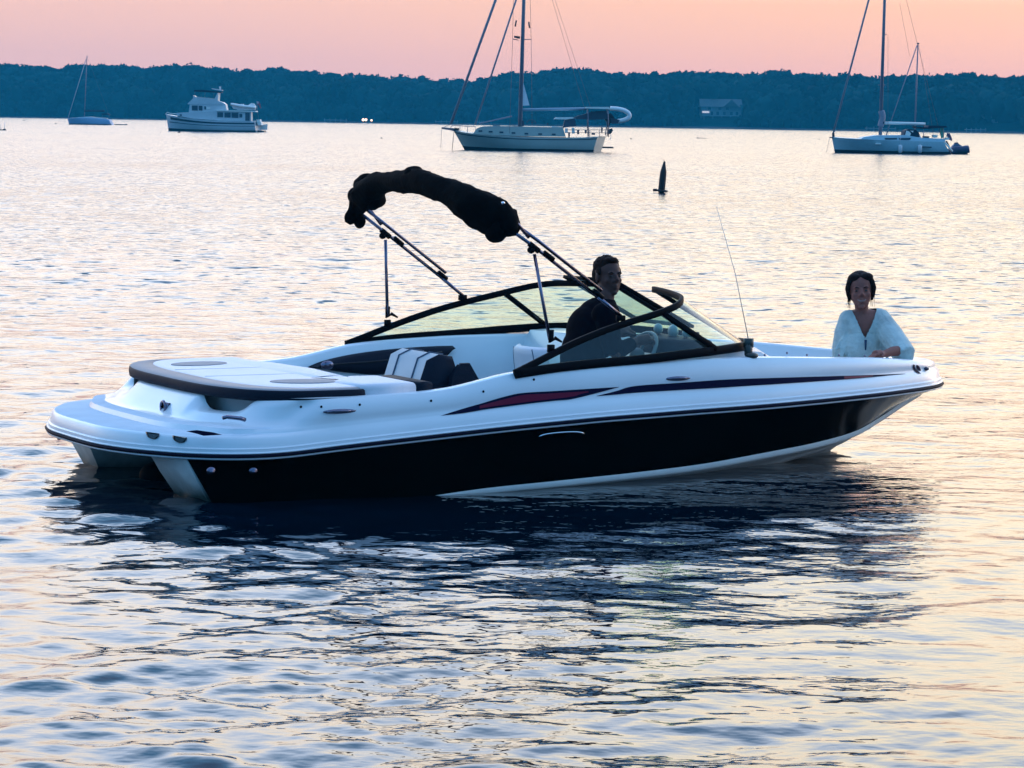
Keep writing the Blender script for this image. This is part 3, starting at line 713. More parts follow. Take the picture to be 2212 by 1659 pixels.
for s_ in (-1, 1):
    tp = cr([(x, s_ * y, z) for x, y, z in TOPW], 60); bt_ = cr([(x, s_ * y, z) for x, y, z in BOTW], 60)
    nr_ = []
    for a, b in zip(tp, bt_):
        v = Vector(b) - Vector(a)
        nr_.append(v)
    def outn(P):
        out = []
        for i in range(len(P)):
            t = Vector(P[min(i + 1, len(P) - 1)]) - Vector(P[max(i - 1, 0)]); n_ = Vector((-t.y, t.x, 0)); 
            if n_.dot(Vector((P[i][0] - 3.2, P[i][1], 0))) < 0: n_ = -n_
            out.append(tuple(n_.normalized()))
        return out
    mb = MB(); flat_tube(mb, tp, .0205, .013, outn(tp)); flat_tube(mb, bt_, .027, .018, outn(bt_))
    ws = mb.build('windshield_frame', blackm, boat)
    mb = MB(); dg = [(3.585, s_ * 1.027, 1.088), (3.936, s_ * 1.092, .865)]; flat_tube(mb, dg, .018, .012, (0, s_, .3)); mb.build('windshield_post', blackm, ws)
    mb = MB(); flat_tube(mb, [(3.985, s_ * .25, 1.19), (4.65, s_ * .25, .832)], .012, .022, (0, 1, 0)); mb.build('windshield_post', blackm, ws)
    mb = MB(); mids = [tp * (1 - t) + bt_ * t for t in np.linspace(0.0, 1, 6)]
    mb.loft(mids); mb.build('windshield_glass', glass, ws)
# centre pane folded back onto the port half
mb = MB(); a0, a1 = Vector((3.985, .25, 1.215)), Vector((4.60, .25, .90)); b0, b1 = Vector((3.84, .66, 1.225)), Vector((4.42, .66, .92))
flat_tube(mb, [a0, a1, b1, b0, a0], .016, .011, (.5, .3, .8)); cf = mb.build('centre_pane_frame', blackm, boat)
mb = MB(); mb.add([a0, a1, b1, b0], [(0, 1, 2, 3)]); mb.build('centre_pane_glass', glass, cf, False)

# ------------------------------------------------------------------ bimini
bim_root = empty('bimini', (0, 0, 0)); bim_root.parent = boat
for s_ in (-1, 1):
    mt = Vector((3.262, s_ * 1.048, 1.085)); jt = Vector((3.10, s_ * 1.04, 1.205)); ht = Vector((2.66, s_ * 1.02, 1.515)); tpz = Vector((2.42, s_ * .99, 1.675))
    ft = Vector((2.731, s_ * 1.12, .915)); st_ = ht + Vector((0, 0, -.035)); d = (ht - mt).normalized(); upv = Vector((-d.z, 0, d.x))
    if upv.z < 0: upv = -upv
    def piece(name, m, *tubes):
        for t_ in tubes:
            mb = MB(); mb.tube(t_[0], t_[1], t_[2]); mb.build(name, m, bim_root)
    piece('frame_tube', steel, ([mt, jt], .012, 8), ([jt, ht, tpz], .0115, 8), ([jt + upv * .045, ht + upv * .045, tpz + upv * .045], .0115, 8),
          ([ht + d * .06 + upv * .025, tpz + upv * .085], .0115, 8))
    piece('strut', steel, ([st_ + (ft - st_) * .02, st_ + (ft - st_) * .93], .011, 8))
    for c in (ht - d * .12 + Vector((0, 0, .01)), ht + Vector((0, 0, -.005)), jt + Vector((0, 0, .015))):
        piece('clamp', blackm, ([c - d * .04, c + d * .04], .018, 10))
    mb = MB(); mb.ell(ht + Vector((-.02, 0, -.02)), (.026, .02, .022), 8); mb.build('hinge', blackm, bim_root)
    mb = MB(); mb.tube([ft + Vector((0, 0, .10)), ft + Vector((0, 0, .03)), ft + Vector((.03, 0, .05)), ft + Vector((.075, 0, .025))], [.018, .018, .012, .006], 8); mb.build('strut_lever', blackm, bim_root)
    mb = MB(); mb.box(mt + Vector((0, 0, -.015)), (.055, .026, .035)); mb.build('mount', blackm, bim_root)
    mb = MB(); mb.box(ft + Vector((0, 0, -.012)), (.04, .024, .045)); mb.build('mount', blackm, bim_root)
frame = bim_root
# rolled canvas in its boot: bundle along an arch, with slack ends
sp = [((1083, 508), -.98, .070), ((1088, 483), -.97, .110), ((1062, 466), -.90, .125), ((1020, 444), -.78, .115), ((980, 420), -.62, .088), ((940, 403), -.42, .080), ((905, 392), -.2, .080), ((870, 392), .05, .072), ((840, 392), .3, .066),
      ((812, 401), .55, .080), ((792, 418), .75, .100), ((783, 430), .88, .088), ((768, 454), .97, .055), ((750, 482), 1.0, .045)]
ctr = np.array([list(bp(p, 1, y)) + [r] for p, y, r in sp]); ctr = cr(ctr, 70); ctr[:, 3] *= .95
mb = MB(); rings = []; n = 26
for i, c in enumerate(ctr):
    p = Vector(c[:3]); t = (Vector(ctr[min(i + 1, 69)][:3]) - Vector(ctr[max(i - 1, 0)][:3])).normalized()
    s1_ = t.cross(Vector((1, 0, 0))).normalized(); s2_ = t.cross(s1_).normalized()
    rg = []
    for k in range(n):
        a = 2 * math.pi * k / n
        dv = s1_ * math.cos(a) + s2_ * math.sin(a)
        rr = c[3] * (1 + .16 * noise.noise(p * 4 + dv * 1.2) + .24 * abs(noise.noise(p * 9 + dv * 2.4)) + .05 * noise.noise(p * 24 + dv * 4) - .03)
        if i in (0, 69): rr *= .45
        if i in (1, 68): rr *= .8
        rg.append(p + dv * rr)
    rings.append(rg)
mb.loft(rings, True, True, True)
# puffs and a loose flap end
def puff(c, r, rotz=0):
    V0 = len(mb.V); mb.ell(c, r, 12)
    for i in range(V0, len(mb.V)):
        v = Vector(mb.V[i]); d = (v - Vector(c)); mb.V[i] = tuple(v + d * (.22 * noise.noise(v * 7) + .1 * noise.noise(v * 19)))
puff(bp((793, 408), 1, .82), (.10, .10, .10)); puff(bp((775, 425), 1, .92), (.07, .08, .065)); puff(bp((893, 374), 1, -.12), (.06, .08, .045)); puff(bp((853, 382), 1, .2), (.06, .10, .03))
puff(bp((803, 425), 1, .72), (.09, .10, .085)); puff(bp((1072, 494), 1, -.95), (.075, .09, .085)); puff(bp((776, 478), 1, .97), (.035, .05, .045))
autosmooth(mb.build('bimini_boot', canvas, frame), 60)
mb = MB(); mb.ell(bp((1078, 438), 1, -1.0) + np.array((0, -.05, 0)), (.012, .012, .01), 6); mb.build('boot_fastener', chrome, frame)

# ------------------------------------------------------------------ people
def remesh(mb, name, m, parent, voxel=.006, smooth=2):
    o = mb.build(name, m, None)
    r = o.modifiers.new('r', 'REMESH'); r.mode = 'VOXEL'; r.voxel_size = voxel; r.use_smooth_shade = True
    s_ = o.modifiers.new('s', 'SMOOTH'); s_.iterations = smooth; s_.factor = .5
    dg_ = bpy.context.evaluated_depsgraph_get(); me = bpy.data.meshes.new_from_object(o.evaluated_get(dg_))
    old = o.data; o.modifiers.clear(); o.data = me; bpy.data.meshes.remove(old)
    me.polygons.foreach_set('use_smooth', [True] * len(me.polygons))
    if not me.materials: me.materials.append(m)
    if parent: o.parent = parent
    return o
def frame3(face, tilt=0, roll=0):
    f = Vector(face).normalized(); u = Vector((0, 0, 1)); r = f.cross(u).normalized(); u = r.cross(f)
    Mx = Matrix((r, f, u)).transposed()
    return Mx @ Matrix.Rotation(tilt, 3, 'X') @ Matrix.Rotation(roll, 3, 'Y')
def head_parts(mb, c, Mx, k=1.0):
    def P(x, y, z): return Vector(c) + Mx @ (Vector((x, y, z)) * k)
    E_ = lambda x, y, z, a, b, d: mb.ell(P(x, y, z), (a * k, b * k, d * k), 12, rot=Mx)
    E_(0, -.012, .035, .074, .092, .080)            # cranium
    E_(0, .022, -.02, .062, .066, .085)             # face
    E_(0, .035, -.068, .048, .045, .042)            # jaw
    E_(0, .066, -.095, .020, .018, .016)            # chin
    for s_ in (-1, 1):
        E_(s_ * .036, .055, -.022, .022, .022, .020)   # cheeks
        E_(s_ * .030, .076, .022, .022, .012, .007)    # brow
        E_(s_ * .076, -.004, -.005, .009, .018, .030)  # ears
        E_(s_ * .012, .090, -.026, .009, .010, .008)   # nostril
        E_(s_ * .030, .074, .004, .014, .008, .008)    # lids
    mb.tube([P(0, .080, .014), P(0, .094, -.006), P(0, .104, -.024)], [.009 * k, .011 * k, .013 * k], 10)
    mb.tube([P(-.022, .076, -.055), P(0, .087, -.052), P(.022, .076, -.055)], [.005 * k, .008 * k, .005 * k], 8)
    mb.tube([P(-.018, .076, -.064), P(0, .085, -.066), P(.018, .076, -.064)], [.005 * k, .009 * k, .005 * k], 8)
    return P
def hand_parts(mb, wrist, d, nrm_, side, k=1.0, curl=.6):
    """palm, four unequal bent fingers and a thumb"""
    d = Vector(d).normalized(); n_ = Vector(nrm_); n_ = (n_ - d * n_.dot(d)).normalized(); s_ = d.cross(n_) * side; w_ = Vector(wrist)
    mb.tube([w_, w_ + d * .03 * k, w_ + d * .09 * k], [.024 * k, .034 * k, .036 * k], 10, flat=1)
    for i, (o_, L) in enumerate(((-.030, .066), (-.010, .078), (.010, .073), (.029, .058))):
        b = w_ + d * .088 * k + s_ * o_ * k; pts = [b]; a = 0
        for j, fr in enumerate((.45, .32, .23)):
            a += curl * (.6 if j == 0 else 1); dd = d * math.cos(a) + n_ * math.sin(a); pts.append(pts[-1] + dd * L * fr * k)
        mb.tube(pts, [.0095 * k, .009 * k, .008 * k, .006 * k], 8)
    b = w_ + d * .035 * k - s_ * .03 * k
    mb.tube([b, b - s_ * .025 * k + d * .02 * k + n_ * .01 * k, b - s_ * .03 * k + d * .05 * k + n_ * .02 * k], [.013 * k, .011 * k, .008 * k], 8)
def cutmesh(o, test):
    bm = bmesh.new(); bm.from_mesh(o.data)
    bmesh.ops.delete(bm, geom=[f for f in bm.faces if test(f.calc_center_median(), f.normal)], context='FACES'); bm.to_mesh(o.data); bm.free()
CD = Vector((-math.sin(YAW), -math.cos(YAW), 0)); ID = Vector((math.cos(YAW), -math.sin(YAW), 0))      # towards the viewer, to the right (boat frame)
def person(root, label):
    wl = BR @ np.array(root) + BT
    e = empty('person', wl, YAW, label, 'person'); e.matrix_world; return e
def shift(mb, root):
    r = Vector(root); mb.V = [tuple(Vector(v) - r) for v in mb.V]; return mb

# helmsman
root = (3.22, -.5, .56)
man = person(root, 'man in black shirt with short brown hair at the helm of the motorboat')
hc = Vector(bp((1314, 598), 1, -.48)); MX = frame3(CD * .86 + ID * .50, tilt=.06, roll=.0)
nb = Vector((hc.x - .035, -.5, 1.12))
mb = MB(); P = head_parts(mb, hc, MX, 1.06)
mb.tube([nb + Vector((-.02, 0, -.06)), nb + Vector((0, 0, .05)), hc + MX @ Vector((0, -.02, -.05))], [.075, .062, .058], 14)
pel = Vector((3.26, -.5, .62)); ch = Vector((3.37, -.5, .94)); sh = Vector((3.43, -.5, 1.065))
mb.ell(pel, (.13, .17, .12)); mb.ell((pel + ch) / 2, (.11, .15, .2)); mb.ell(ch, (.12, .17, .17))
armpts = {}
for s_, el_, hd in ((-1, (3.36, -.80, .83), (3.55, -.76, .90)), (1, (3.42, -.24, .84), (3.57, -.50, .93))):
    S_ = sh + Vector(((.11, .14, .0) if s_ > 0 else (-.05, -.165, .0))); el_ = Vector(el_); hd = Vector(hd); armpts[s_] = (S_, el_, hd)
    mb.ell(S_, (.065, .065, .06)); mb.tube([S_, (S_ + el_) / 2, el_], [.056, .052, .042], 12); mb.tube([el_, (el_ + hd) / 2, hd], [.042, .038, .027], 12)
    hand_parts(mb, hd, Vector((.7, .1 * s_, .1)), (.2, 0, -1), s_, 1.0, .9)
    mb.tube([pel + Vector((.02, s_ * .09, -.02)), pel + Vector((.40, s_ * .11, -.03)), pel + Vector((.48, s_ * .11, -.40))], [.085, .065, .05], 12)
    mb.tube([pel + Vector((.48, s_ * .11, -.42)), pel + Vector((.62, s_ * .11, -.45))], [.045, .035], 10)
remesh(shift(mb, root), 'body', skin_m, man, .0065, 2)
mb = MB()
mb.ell(pel + Vector((0, 0, .02)), (.15, .19, .13)); mb.ell((pel + ch) / 2, (.135, .18, .22)); mb.ell(ch, (.145, .20, .18)); mb.ell(sh + Vector((-.0, 0, -.0)), (.125, .15, .095))
mb.tube([nb + Vector((-.02, 0, -.07)), nb + Vector((-.01, 0, .035))], [.13, .074], 14)
for s_ in (-1, 1):
    S_, el_, hd = armpts[s_]; mb.ell(S_ + Vector((-.01, 0, .0)), (.082, .08, .078)); mb.tube([S_, (S_ + el_) / 2, el_, el_ + (hd - el_) * .25], [.08, .074, .062, .058], 12)
    mb.tube([el_ + (hd - el_) * .2, el_ + (hd - el_) * .85], [.056, .042], 12)
sh_o = remesh(shift(mb, root), 'shirt', shirt_m, man, .009, 2)
mb = MB()
for s_ in (-1, 1): mb.tube([pel + Vector((.0, s_ * .09, -.02)), pel + Vector((.40, s_ * .11, -.03)), pel + Vector((.48, s_ * .11, -.30))], [.10, .08, .068], 12)
mb.ell(pel + Vector((0, 0, -.04)), (.15, .185, .10)); remesh(shift(mb, root), 'trousers', shirt_m, man, .01, 2)
mb = MB(); k = 1.06
def PH_(x, y, z): return hc + MX @ (Vector((x, y, z)) * k)
mb.ell(PH_(0, -.024, .064), (.077 * k, .088 * k, .066 * k), 14, rot=MX); mb.ell(PH_(0, -.054, .015), (.074 * k, .065 * k, .08 * k), 12, rot=MX); mb.ell(PH_(0, .030, .098), (.046 * k, .045 * k, .022 * k), 10, rot=MX)
for s_ in (-1, 1): mb.ell(PH_(s_ * .070, .004, .034), (.010, .028, .028), 8, rot=MX)
rn = random.Random(3)
for _ in range(40):
    a = rn.uniform(0, 6.28); b = rn.uniform(.1, 1.2); v = Vector((math.sin(b) * math.cos(a) * .078, math.sin(b) * math.sin(a) * .095 - .02, .058 + math.cos(b) * .07))
    p0 = PH_(*v); mb.tube([p0, p0 + (MX @ Vector((v.x * .1, .004, .009)))], [.006, .003], 5)
remesh(shift(mb, root), 'hair', hair_m, man, .005, 1)
def face_bits(P, k, e, root, smile=False):
    for s_ in (-1, 1):
        m2 = MB(); m2.ell(P(s_ * .030, .079, .003), (.011 * k, .006, .005 * k), 8); shift(m2, root).build('eye', dark_eye, e)
        m2 = MB(); m2.tube([P(s_ * .014, .086, .021), P(s_ * .030, .088, .027), P(s_ * .046, .078, .021)], [.0035, .004, .003], 6); shift(m2, root).build('eyebrow', hair_w, e)
    if smile:
        m2 = MB(); m2.tube([P(-.026, .077, -.052), P(-.012, .087, -.060), P(.012, .087, -.060), P(.026, .077, -.052)], [.003, .006, .006, .003], 6); shift(m2, root).build('teeth', tooth, e)
face_bits(P, 1.06, man, root)

# woman in the bow
root = (5.55, -.05, .42)
wom = person(root, 'woman in pale blue wide sleeved blouse, dark hair tied back, in the bow')
hc = Vector(bp((1859, 629), 1, -.10)); MX = frame3(CD * .98 - ID * .05, tilt=.05, roll=.06)
def Q(px, py, y): return Vector(bp((px, py), 1, y))
mb = MB(); k = 1.1; P = head_parts(mb, hc, MX, k)
nk = Q(1862, 672, -.10)
mb.tube([Q(1862, 684, -.08), nk, hc + MX @ Vector((0, -.015, -.05))], [.062, .046, .048], 14)
chs = Q(1861, 705, -.08); wst = Q(1853, 765, -.02); 
Mt = frame3(CD, 0, 0)
mb.ell(chs, (.15, .095, .12), 14, rot=Mt); mb.ell(chs + Vector((0, 0, -.12)), (.135, .09, .15), 14, rot=Mt); mb.ell(wst, (.12, .09, .15), 14, rot=Mt)
mb.ell(Vector((5.55, 0, .46)), (.17, .15, .12), 12, rot=Mt)
for s_ in (-1, 1): mb.ell(chs + ID * s_ * .055 + CD * .05 + Vector((0, 0, -.06)), (.05, .02, .05), 10, rot=Mt)
sR = Q(1899, 686, -.12); sL = Q(1832, 690, -.05); eR = Q(1950, 757, -.42); hR = Q(1908, 765, -.50); eL = Q(1824, 745, .0); hL = Q(1840, 778, -.1)
mb.ell(sR, (.052,) * 3); mb.ell(sL, (.052,) * 3); mb.tube([nk + Vector((0, 0, -.03)), sR], [.05, .05], 12); mb.tube([nk + Vector((0, 0, -.03)), sL], [.05, .05], 12)
mb.tube([sR, (sR + eR) / 2, eR], [.046, .042, .036], 12); mb.tube([eR, (eR + hR) / 2 + Vector((0, 0, .006)), hR], [.036, .035, .022], 12)
mb.tube([sL, (sL + eL) / 2, eL], [.046, .042, .036], 12); mb.tube([eL, hL], [.036, .024], 12)
hand_parts(mb, hR, Q(1885, 767, -.52) - hR, CD * .25 + Vector((0, 0, -1)), -1, .92, .35); hand_parts(mb, hL, Vector((.3, -.2, -.3)), CD, 1, .9, .5)
for s_ in (-1, 1):
    mb.tube([Vector((5.55, s_ * .08, .44)), Vector((5.2, -.12 + s_ * .1, .46)), Vector((5.15, -.12 + s_ * .1, .15))], [.085, .06, .045], 12); mb.tube([Vector((5.15, -.12 + s_ * .1, .15)), Vector((5.0, -.16 + s_ * .1, .14))], [.04, .03], 10)
remesh(shift(mb, root), 'body', skin_w, wom, .0055, 2)
mb = MB()
mb.ell(chs + Vector((0, 0, .0)), (.150, .112, .125), 14, rot=Mt); mb.ell(chs + Vector((0, 0, -.13)) + CD * .01, (.145, .118, .155), 14, rot=Mt)
mb.ell(wst + Vector((0, 0, -.06)), (.14, .11, .13), 14, rot=Mt); mb.ell(Vector((5.55, 0, .46)), (.22, .19, .15), 12, rot=Mt)
mb.tube([nk + Vector((0, 0, -.045)), sR + Vector((0, 0, .012))], [.06, .055], 12); mb.tube([nk + Vector((0, 0, -.045)), sL + Vector((0, 0, .012))], [.06, .055], 12)
mb.ell(sR, (.065,) * 3); mb.ell(sL, (.065,) * 3)
for q_ in range(9):
    t_ = rn.uniform(.1, .9); o3 = (CD * rn.uniform(.3, 1) + ID * rn.uniform(-.6, .6)).normalized() * .07; p0 = sR.lerp(eR, t_ * .5) + o3; p1 = sR.lerp(eR, min(t_ + .4, 1)) + o3 * 1.15; mb.tube([p0, p1], [.006, .014], 6)
    p0 = sL.lerp(eL, t_ * .5) + o3 * .9; p1 = sL.lerp(eL, min(t_ + .5, 1)) + o3 * 1.0 + Vector((0, 0, -.03)); mb.tube([p0, p1], [.006, .012], 6)
# sleeves: wide hanging cones
mb.tube([sR + Vector((0, 0, .01)), sR + (eR - sR) * .5 + Vector((0, 0, -.01)), eR + (eR - sR).normalized() * .03 + Vector((0, 0, -.012)), eR + ID * .02 + Vector((0, 0, -.05))], [.066, .085, .080, .058], 14)
mb.tube([sR, chs + ID * .14 + Vector((0, 0, -.12)), Q(1925, 752, -.25)], [.06, .07, .05], 12)
mb.tube([sL, (sL + eL) / 2 - ID * .01, eL - ID * .008 + Vector((0, 0, -.03)), eL - ID * .012 + Vector((0, 0, -.10))], [.064, .072, .078, .07], 14)
for q_ in range(44):      # folds
    a = rn.uniform(-1, 1); p0 = chs + ID * a * .12 + CD * .09 * math.cos(a) + Vector((0, 0, rn.uniform(-.05, .02))); mb.tube([p0, p0 + Vector((rn.uniform(-.02, .02), 0, -rn.uniform(.10, .22))) + ID * a * .05 + CD * .012], [.005, .013], 6)
bl = remesh(shift(mb, root), 'blouse', shirt_w, wom, .006, 1)
r_ = Vector(root); tpv = Q(1868, 730, -.17) - r_; cx = (nk - r_).dot(ID) + .014
def vneck(c, n_):
    if c.dot(CD) < (chs - r_).dot(CD) - .01: return False
    zt = (nk - r_).z - .0; z = c.z; t = (z - tpv.z) / (zt - tpv.z)
    if t < 0: return False
    mid = tpv.dot(ID) * (1 - min(t, 1)) + cx * min(t, 1)
    return abs(c.dot(ID) - mid) < .082 * min(t, 1.15) ** .9
cutmesh(bl, vneck)
mb = MB(); zt = Q(1868, 733, -.17); mb.tube([zt + CD * .05, zt + CD * .06 + Vector((0, 0, -.07))], [.009, .005], 6); shift(mb, root).build('blouse_tie', mat('navy_cord', (.01, .03, .08), .7), bl)
mb = MB()
def PH_(x, y, z): return hc + MX @ (Vector((x, y, z)) * k)
mb.ell(PH_(0, -.028, .050), (.092, .098, .088), 14, rot=MX); mb.ell(PH_(0, -.05, .0), (.088, .07, .085), 12, rot=MX); mb.ell(PH_(0, -.10, -.015), (.05, .05, .05), 10, rot=MX)
mb.ell(PH_(-.035, .028, .088), (.05, .045, .030), 10, rot=MX); mb.ell(PH_(.035, .028, .085), (.048, .045, .030), 10, rot=MX)
for s_ in (-1, 1):
    mb.tube([PH_(s_ * .068, .035, .065), PH_(s_ * .082, .022, .02), PH_(s_ * .078, .004, -.025), PH_(s_ * .066, -.02, -.06)], [.020, .018, .013, .008], 8)
hw = remesh(shift(mb, root), 'hair', hair_w, wom, .0055, 1)
mb = MB()
for _ in range(26):
    s_ = rn.choice((-1, 1)); b = PH_(s_ * rn.uniform(.072, .088), rn.uniform(-.03, .02), rn.uniform(-.03, .05)); mb.tube([b, b + ID * s_ * rn.uniform(.0, .014) + Vector((0, 0, -.04)), b + ID * s_ * rn.uniform(-.005, .02) + Vector((0, 0, rn.uniform(-.11, -.07)))], [.0018, .0015, .0008], 4)
w2 = shift(mb, root).build('hair_wisps', hair_m, hw); w2['kind'] = 'stuff'
face_bits(P, 1.1, wom, root, True)

# ------------------------------------------------------------------ far shore
SHX = [-400, 0, 250, 600, 800, 985, 1320, 1500, 1800, 2000, 2212, 2600]
SHY = [250, 254.6, 259, 262.5, 266, 270, 279, 283, 287.8, 290.3, 292.6, 298]
def shoreD(px): return float(1180 - (px + 300) * .118)
def hz(px): return float(proj_h(px))
def proj_h(px):           # picture height of the true horizon above column px
    return PH / 2 - (F * math.tan(TH) / math.cos(RHO)) + (px - PW / 2) * math.tan(RHO)
def place(px, D):         # ground plan position in column px at distance D
    d = ray((px, proj_h(px))); return C0 * np.array([1, 1, 0]) + d * (D / d[1]) * np.array([1, 1, 0])
RGX = [-300, -100, 0, 30, 74, 100, 119, 126, 134, 146, 178, 231, 255, 262, 298, 327, 390, 420, 460, 520, 580, 600, 640, 700, 760, 800, 850, 900, 940, 985, 1010, 1060, 1100, 1160, 1220, 1240, 1262, 1285, 1310, 1360, 1400, 1440, 1480,
       1530, 1560, 1600, 1650, 1680, 1700, 1710, 1755, 1770, 1800, 1830, 1880, 1925, 1950, 1990, 2010, 2060, 2100, 2115, 2130, 2165, 2200, 2300, 2500]
RGY = [134, 135, 135, 137, 140, 143, 145, 147, 142, 138, 139, 138, 139, 136.5, 141, 144, 137, 139, 144, 149, 146, 144, 152, 154, 160, 160, 163, 162, 168, 169, 172, 163, 156, 150, 146, 145, 146, 147, 157, 153, 155, 157, 153,
       152, 155, 158, 153, 147, 150, 157, 154, 159, 161, 158, 161, 156, 163, 156, 159, 160, 153, 157, 164, 163, 160, 158, 160]
def ridge_h(px, D):        # height (m) of the tree tops seen at column px
    y = np.interp(px, RGX, RGY); return CH + (proj_h(px) - y) * D / F / math.cos(TH) * 1.0
cols = np.linspace(-260, 2480, 120)
rows = [(-3, -.6), (0, .0), (2, .5), (6, 1.1), (20, 3.2), (45, 6.5), (75, .0), (110, .0), (260, 0)]
V = []
for k, (dd, z) in enumerate(rows):
    for px in cols:
        D = shoreD(px) + dd; p = place(px, D); top = ridge_h(px, D)
        zz = z if k < 6 else max(top - (9.5 if k < 8 else 14), 2)
        V.append((p[0], p[1], zz + (0 if k < 2 else .3 * noise.noise(Vector((px * .02, dd, 0))))))
nC = len(cols); Fc = [(a * nC + i, a * nC + i + 1, (a + 1) * nC + i + 1, (a + 1) * nC + i) for a in range(len(rows) - 1) for i in range(nC - 1)]
hill = mesh_obj('hills', V, Fc, mat('wooded_slope', (.004, .025, .028), 1, spec=.0, var=.4, vscale=.2), None); hill['kind'] = 'structure'
V = []
for dd, z in ((-4.5, -.4), (-3.2, .25), (-1.5, .5), (1, .55)):
    for px in cols: p = place(px, shoreD(px) + dd); V.append((p[0], p[1], z * (1 + .5 * noise.noise(Vector((px * .07, 0, 0))))))
Fc = [(a * nC + i, a * nC + i + 1, (a + 1) * nC + i + 1, (a + 1) * nC + i) for a in range(3) for i in range(nC - 1)]
sh_ = mesh_obj('shore', V, Fc, mat('dark_shore_rock', (.008, .012, .014), .9, var=.4, vscale=.4), None); sh_['kind'] = 'structure'

# the wood: every crown is a lump of leaf clumps over a denser core
houses = [(1513, 1603, 214, 252), (351, 394, 190, 209), (2130, 2190, 242, 266)]
def ground(px, dd):
    D = shoreD(px) + dd; zs = [z for _, z in rows]; top = ridge_h(px, D)
    zs = zs[:6] + [max(top - 9.5, 2)] * 2 + [max(top - 14, 2)]
    return float(np.interp(dd, [r_[0] for r_ in rows], zs))
rng = np.random.default_rng(11)
Vt, Ft = [], []; nv = 0
ico = bmesh.new(); bmesh.ops.create_icosphere(ico, subdivisions=2, radius=1); icoV = np.array([v.co[:] for v in ico.verts]); icoF = np.array([[v.index for v in f.verts] for f in ico.faces]); ico.free()
crowns = []
for dd in (3, 9, 15, 22, 30, 39, 48, 58, 68, 78, 92):
    px = -240 + rng.random() * 20
    while px < 2460:
        D = shoreD(px) + dd; r = rng.uniform(2.4, 5.2) if dd > 12 else rng.uniform(1.8, 3.4)
        top = ridge_h(px, D)
        g_ = ground(px, dd)
        if dd >= 78: ztop = top + rng.uniform(-.6, .25)
        elif dd >= 58: ztop = min(top - rng.uniform(.4, 2.0), g_ + rng.uniform(10, 15))
        elif dd > 12: ztop = min(top - 2, g_ + rng.uniform(7.5, 12))
        else: ztop = g_ + rng.uniform(3.5, 6.5)
        rz = r * rng.uniform(.75, 1.0)
        yy = hz(px) - (ztop - CH) * F / D; ok = True
        for (a, b, c, d_) in houses:
            if a - 8 - r * F / D * .5 < px < b + 8 + r * F / D * .5 and yy < d_ - 3 and dd < 45 and yy > c - 40: ok = False
        if ok: crowns.append((px, dd, D, r, rz, ztop))
        px += r * 1.25 * F / D * rng.uniform(.8, 1.2) * .95
for px, dd, D, r, rz, ztop in crowns:
    c = place(px, D); c[2] = ztop - rz
    v = icoV.copy(); ph = rng.random(3) * 9
    dsp = 1 + .16 * np.sin(v @ np.array([3.1, 2.2, 1.7]) + ph[0]) + .13 * np.sin(v @ np.array([-4.2, 3.3, 5.1]) + ph[1]) + .1 * np.sin(v @ np.array([6.2, -7.3, 5.5]) + ph[2])
    v = v * dsp[:, None] * np.array([r, r, rz]) * .72
    v[:, 2] = np.where(v[:, 2] < -.3 * rz, v[:, 2] * 2.2, v[:, 2])
    Vt.append(v + c); Ft.append(np.hstack([icoF, icoF[:, 2:3]]) + nv); nv += len(v)
    nl = 200 if dd >= 58 else 120
    d = rng.normal(size=(nl, 3)); d /= np.linalg.norm(d, axis=1)[:, None]; d[:, 2] = np.abs(d[:, 2]) * .9 - .15; d[:, 1] = -np.abs(d[:, 1]) * .8 + .25 * rng.random(nl)
    ds = 1 + .16 * np.sin(d @ np.array([3.1, 2.2, 1.7]) + ph[0]) + .13 * np.sin(d @ np.array([-4.2, 3.3, 5.1]) + ph[1])
    p = d * (ds * rng.uniform(.62, 1.15, nl))[:, None] * np.array([r, r, rz]) * .95 + c
    t1 = rng.normal(size=(nl, 3)); t1 /= np.linalg.norm(t1, axis=1)[:, None]; t2 = np.cross(t1, d + .4 * rng.normal(size=(nl, 3))); t2 /= np.linalg.norm(t2, axis=1)[:, None] + 1e-6
    sz = rng.uniform(.35, .95, nl)[:, None]
    q = np.stack([p - t1 * sz, p + t2 * sz * .8, p + t1 * sz, p - t2 * sz * .8], 1).reshape(-1, 3)
    Vt.append(q); Ft.append((np.arange(nl * 4).reshape(-1, 4)) + nv); nv += nl * 4
Vt = np.vstack(Vt); Ft = np.vstack(Ft); tri = Ft[:, 2] == Ft[:, 3]
me = bpy.data.meshes.new('wood'); me.vertices.add(len(Vt)); me.vertices.foreach_set('co', Vt.ravel())
lens = np.where(tri, 3, 4); starts = np.concatenate([[0], np.cumsum(lens)[:-1]])
loops = np.concatenate([f[:n_] for f, n_ in zip(Ft, lens)])
me.loops.add(len(loops)); me.loops.foreach_set('vertex_index', loops); me.polygons.add(len(Ft)); me.polygons.foreach_set('loop_start', starts)
me.update(calc_edges=True)
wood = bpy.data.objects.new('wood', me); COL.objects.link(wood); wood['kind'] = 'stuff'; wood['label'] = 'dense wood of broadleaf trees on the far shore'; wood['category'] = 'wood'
me.materials.append(mat('broadleaf_foliage', (.008, .036, .036), .9, spec=.03, var=.95, vscale=.04))

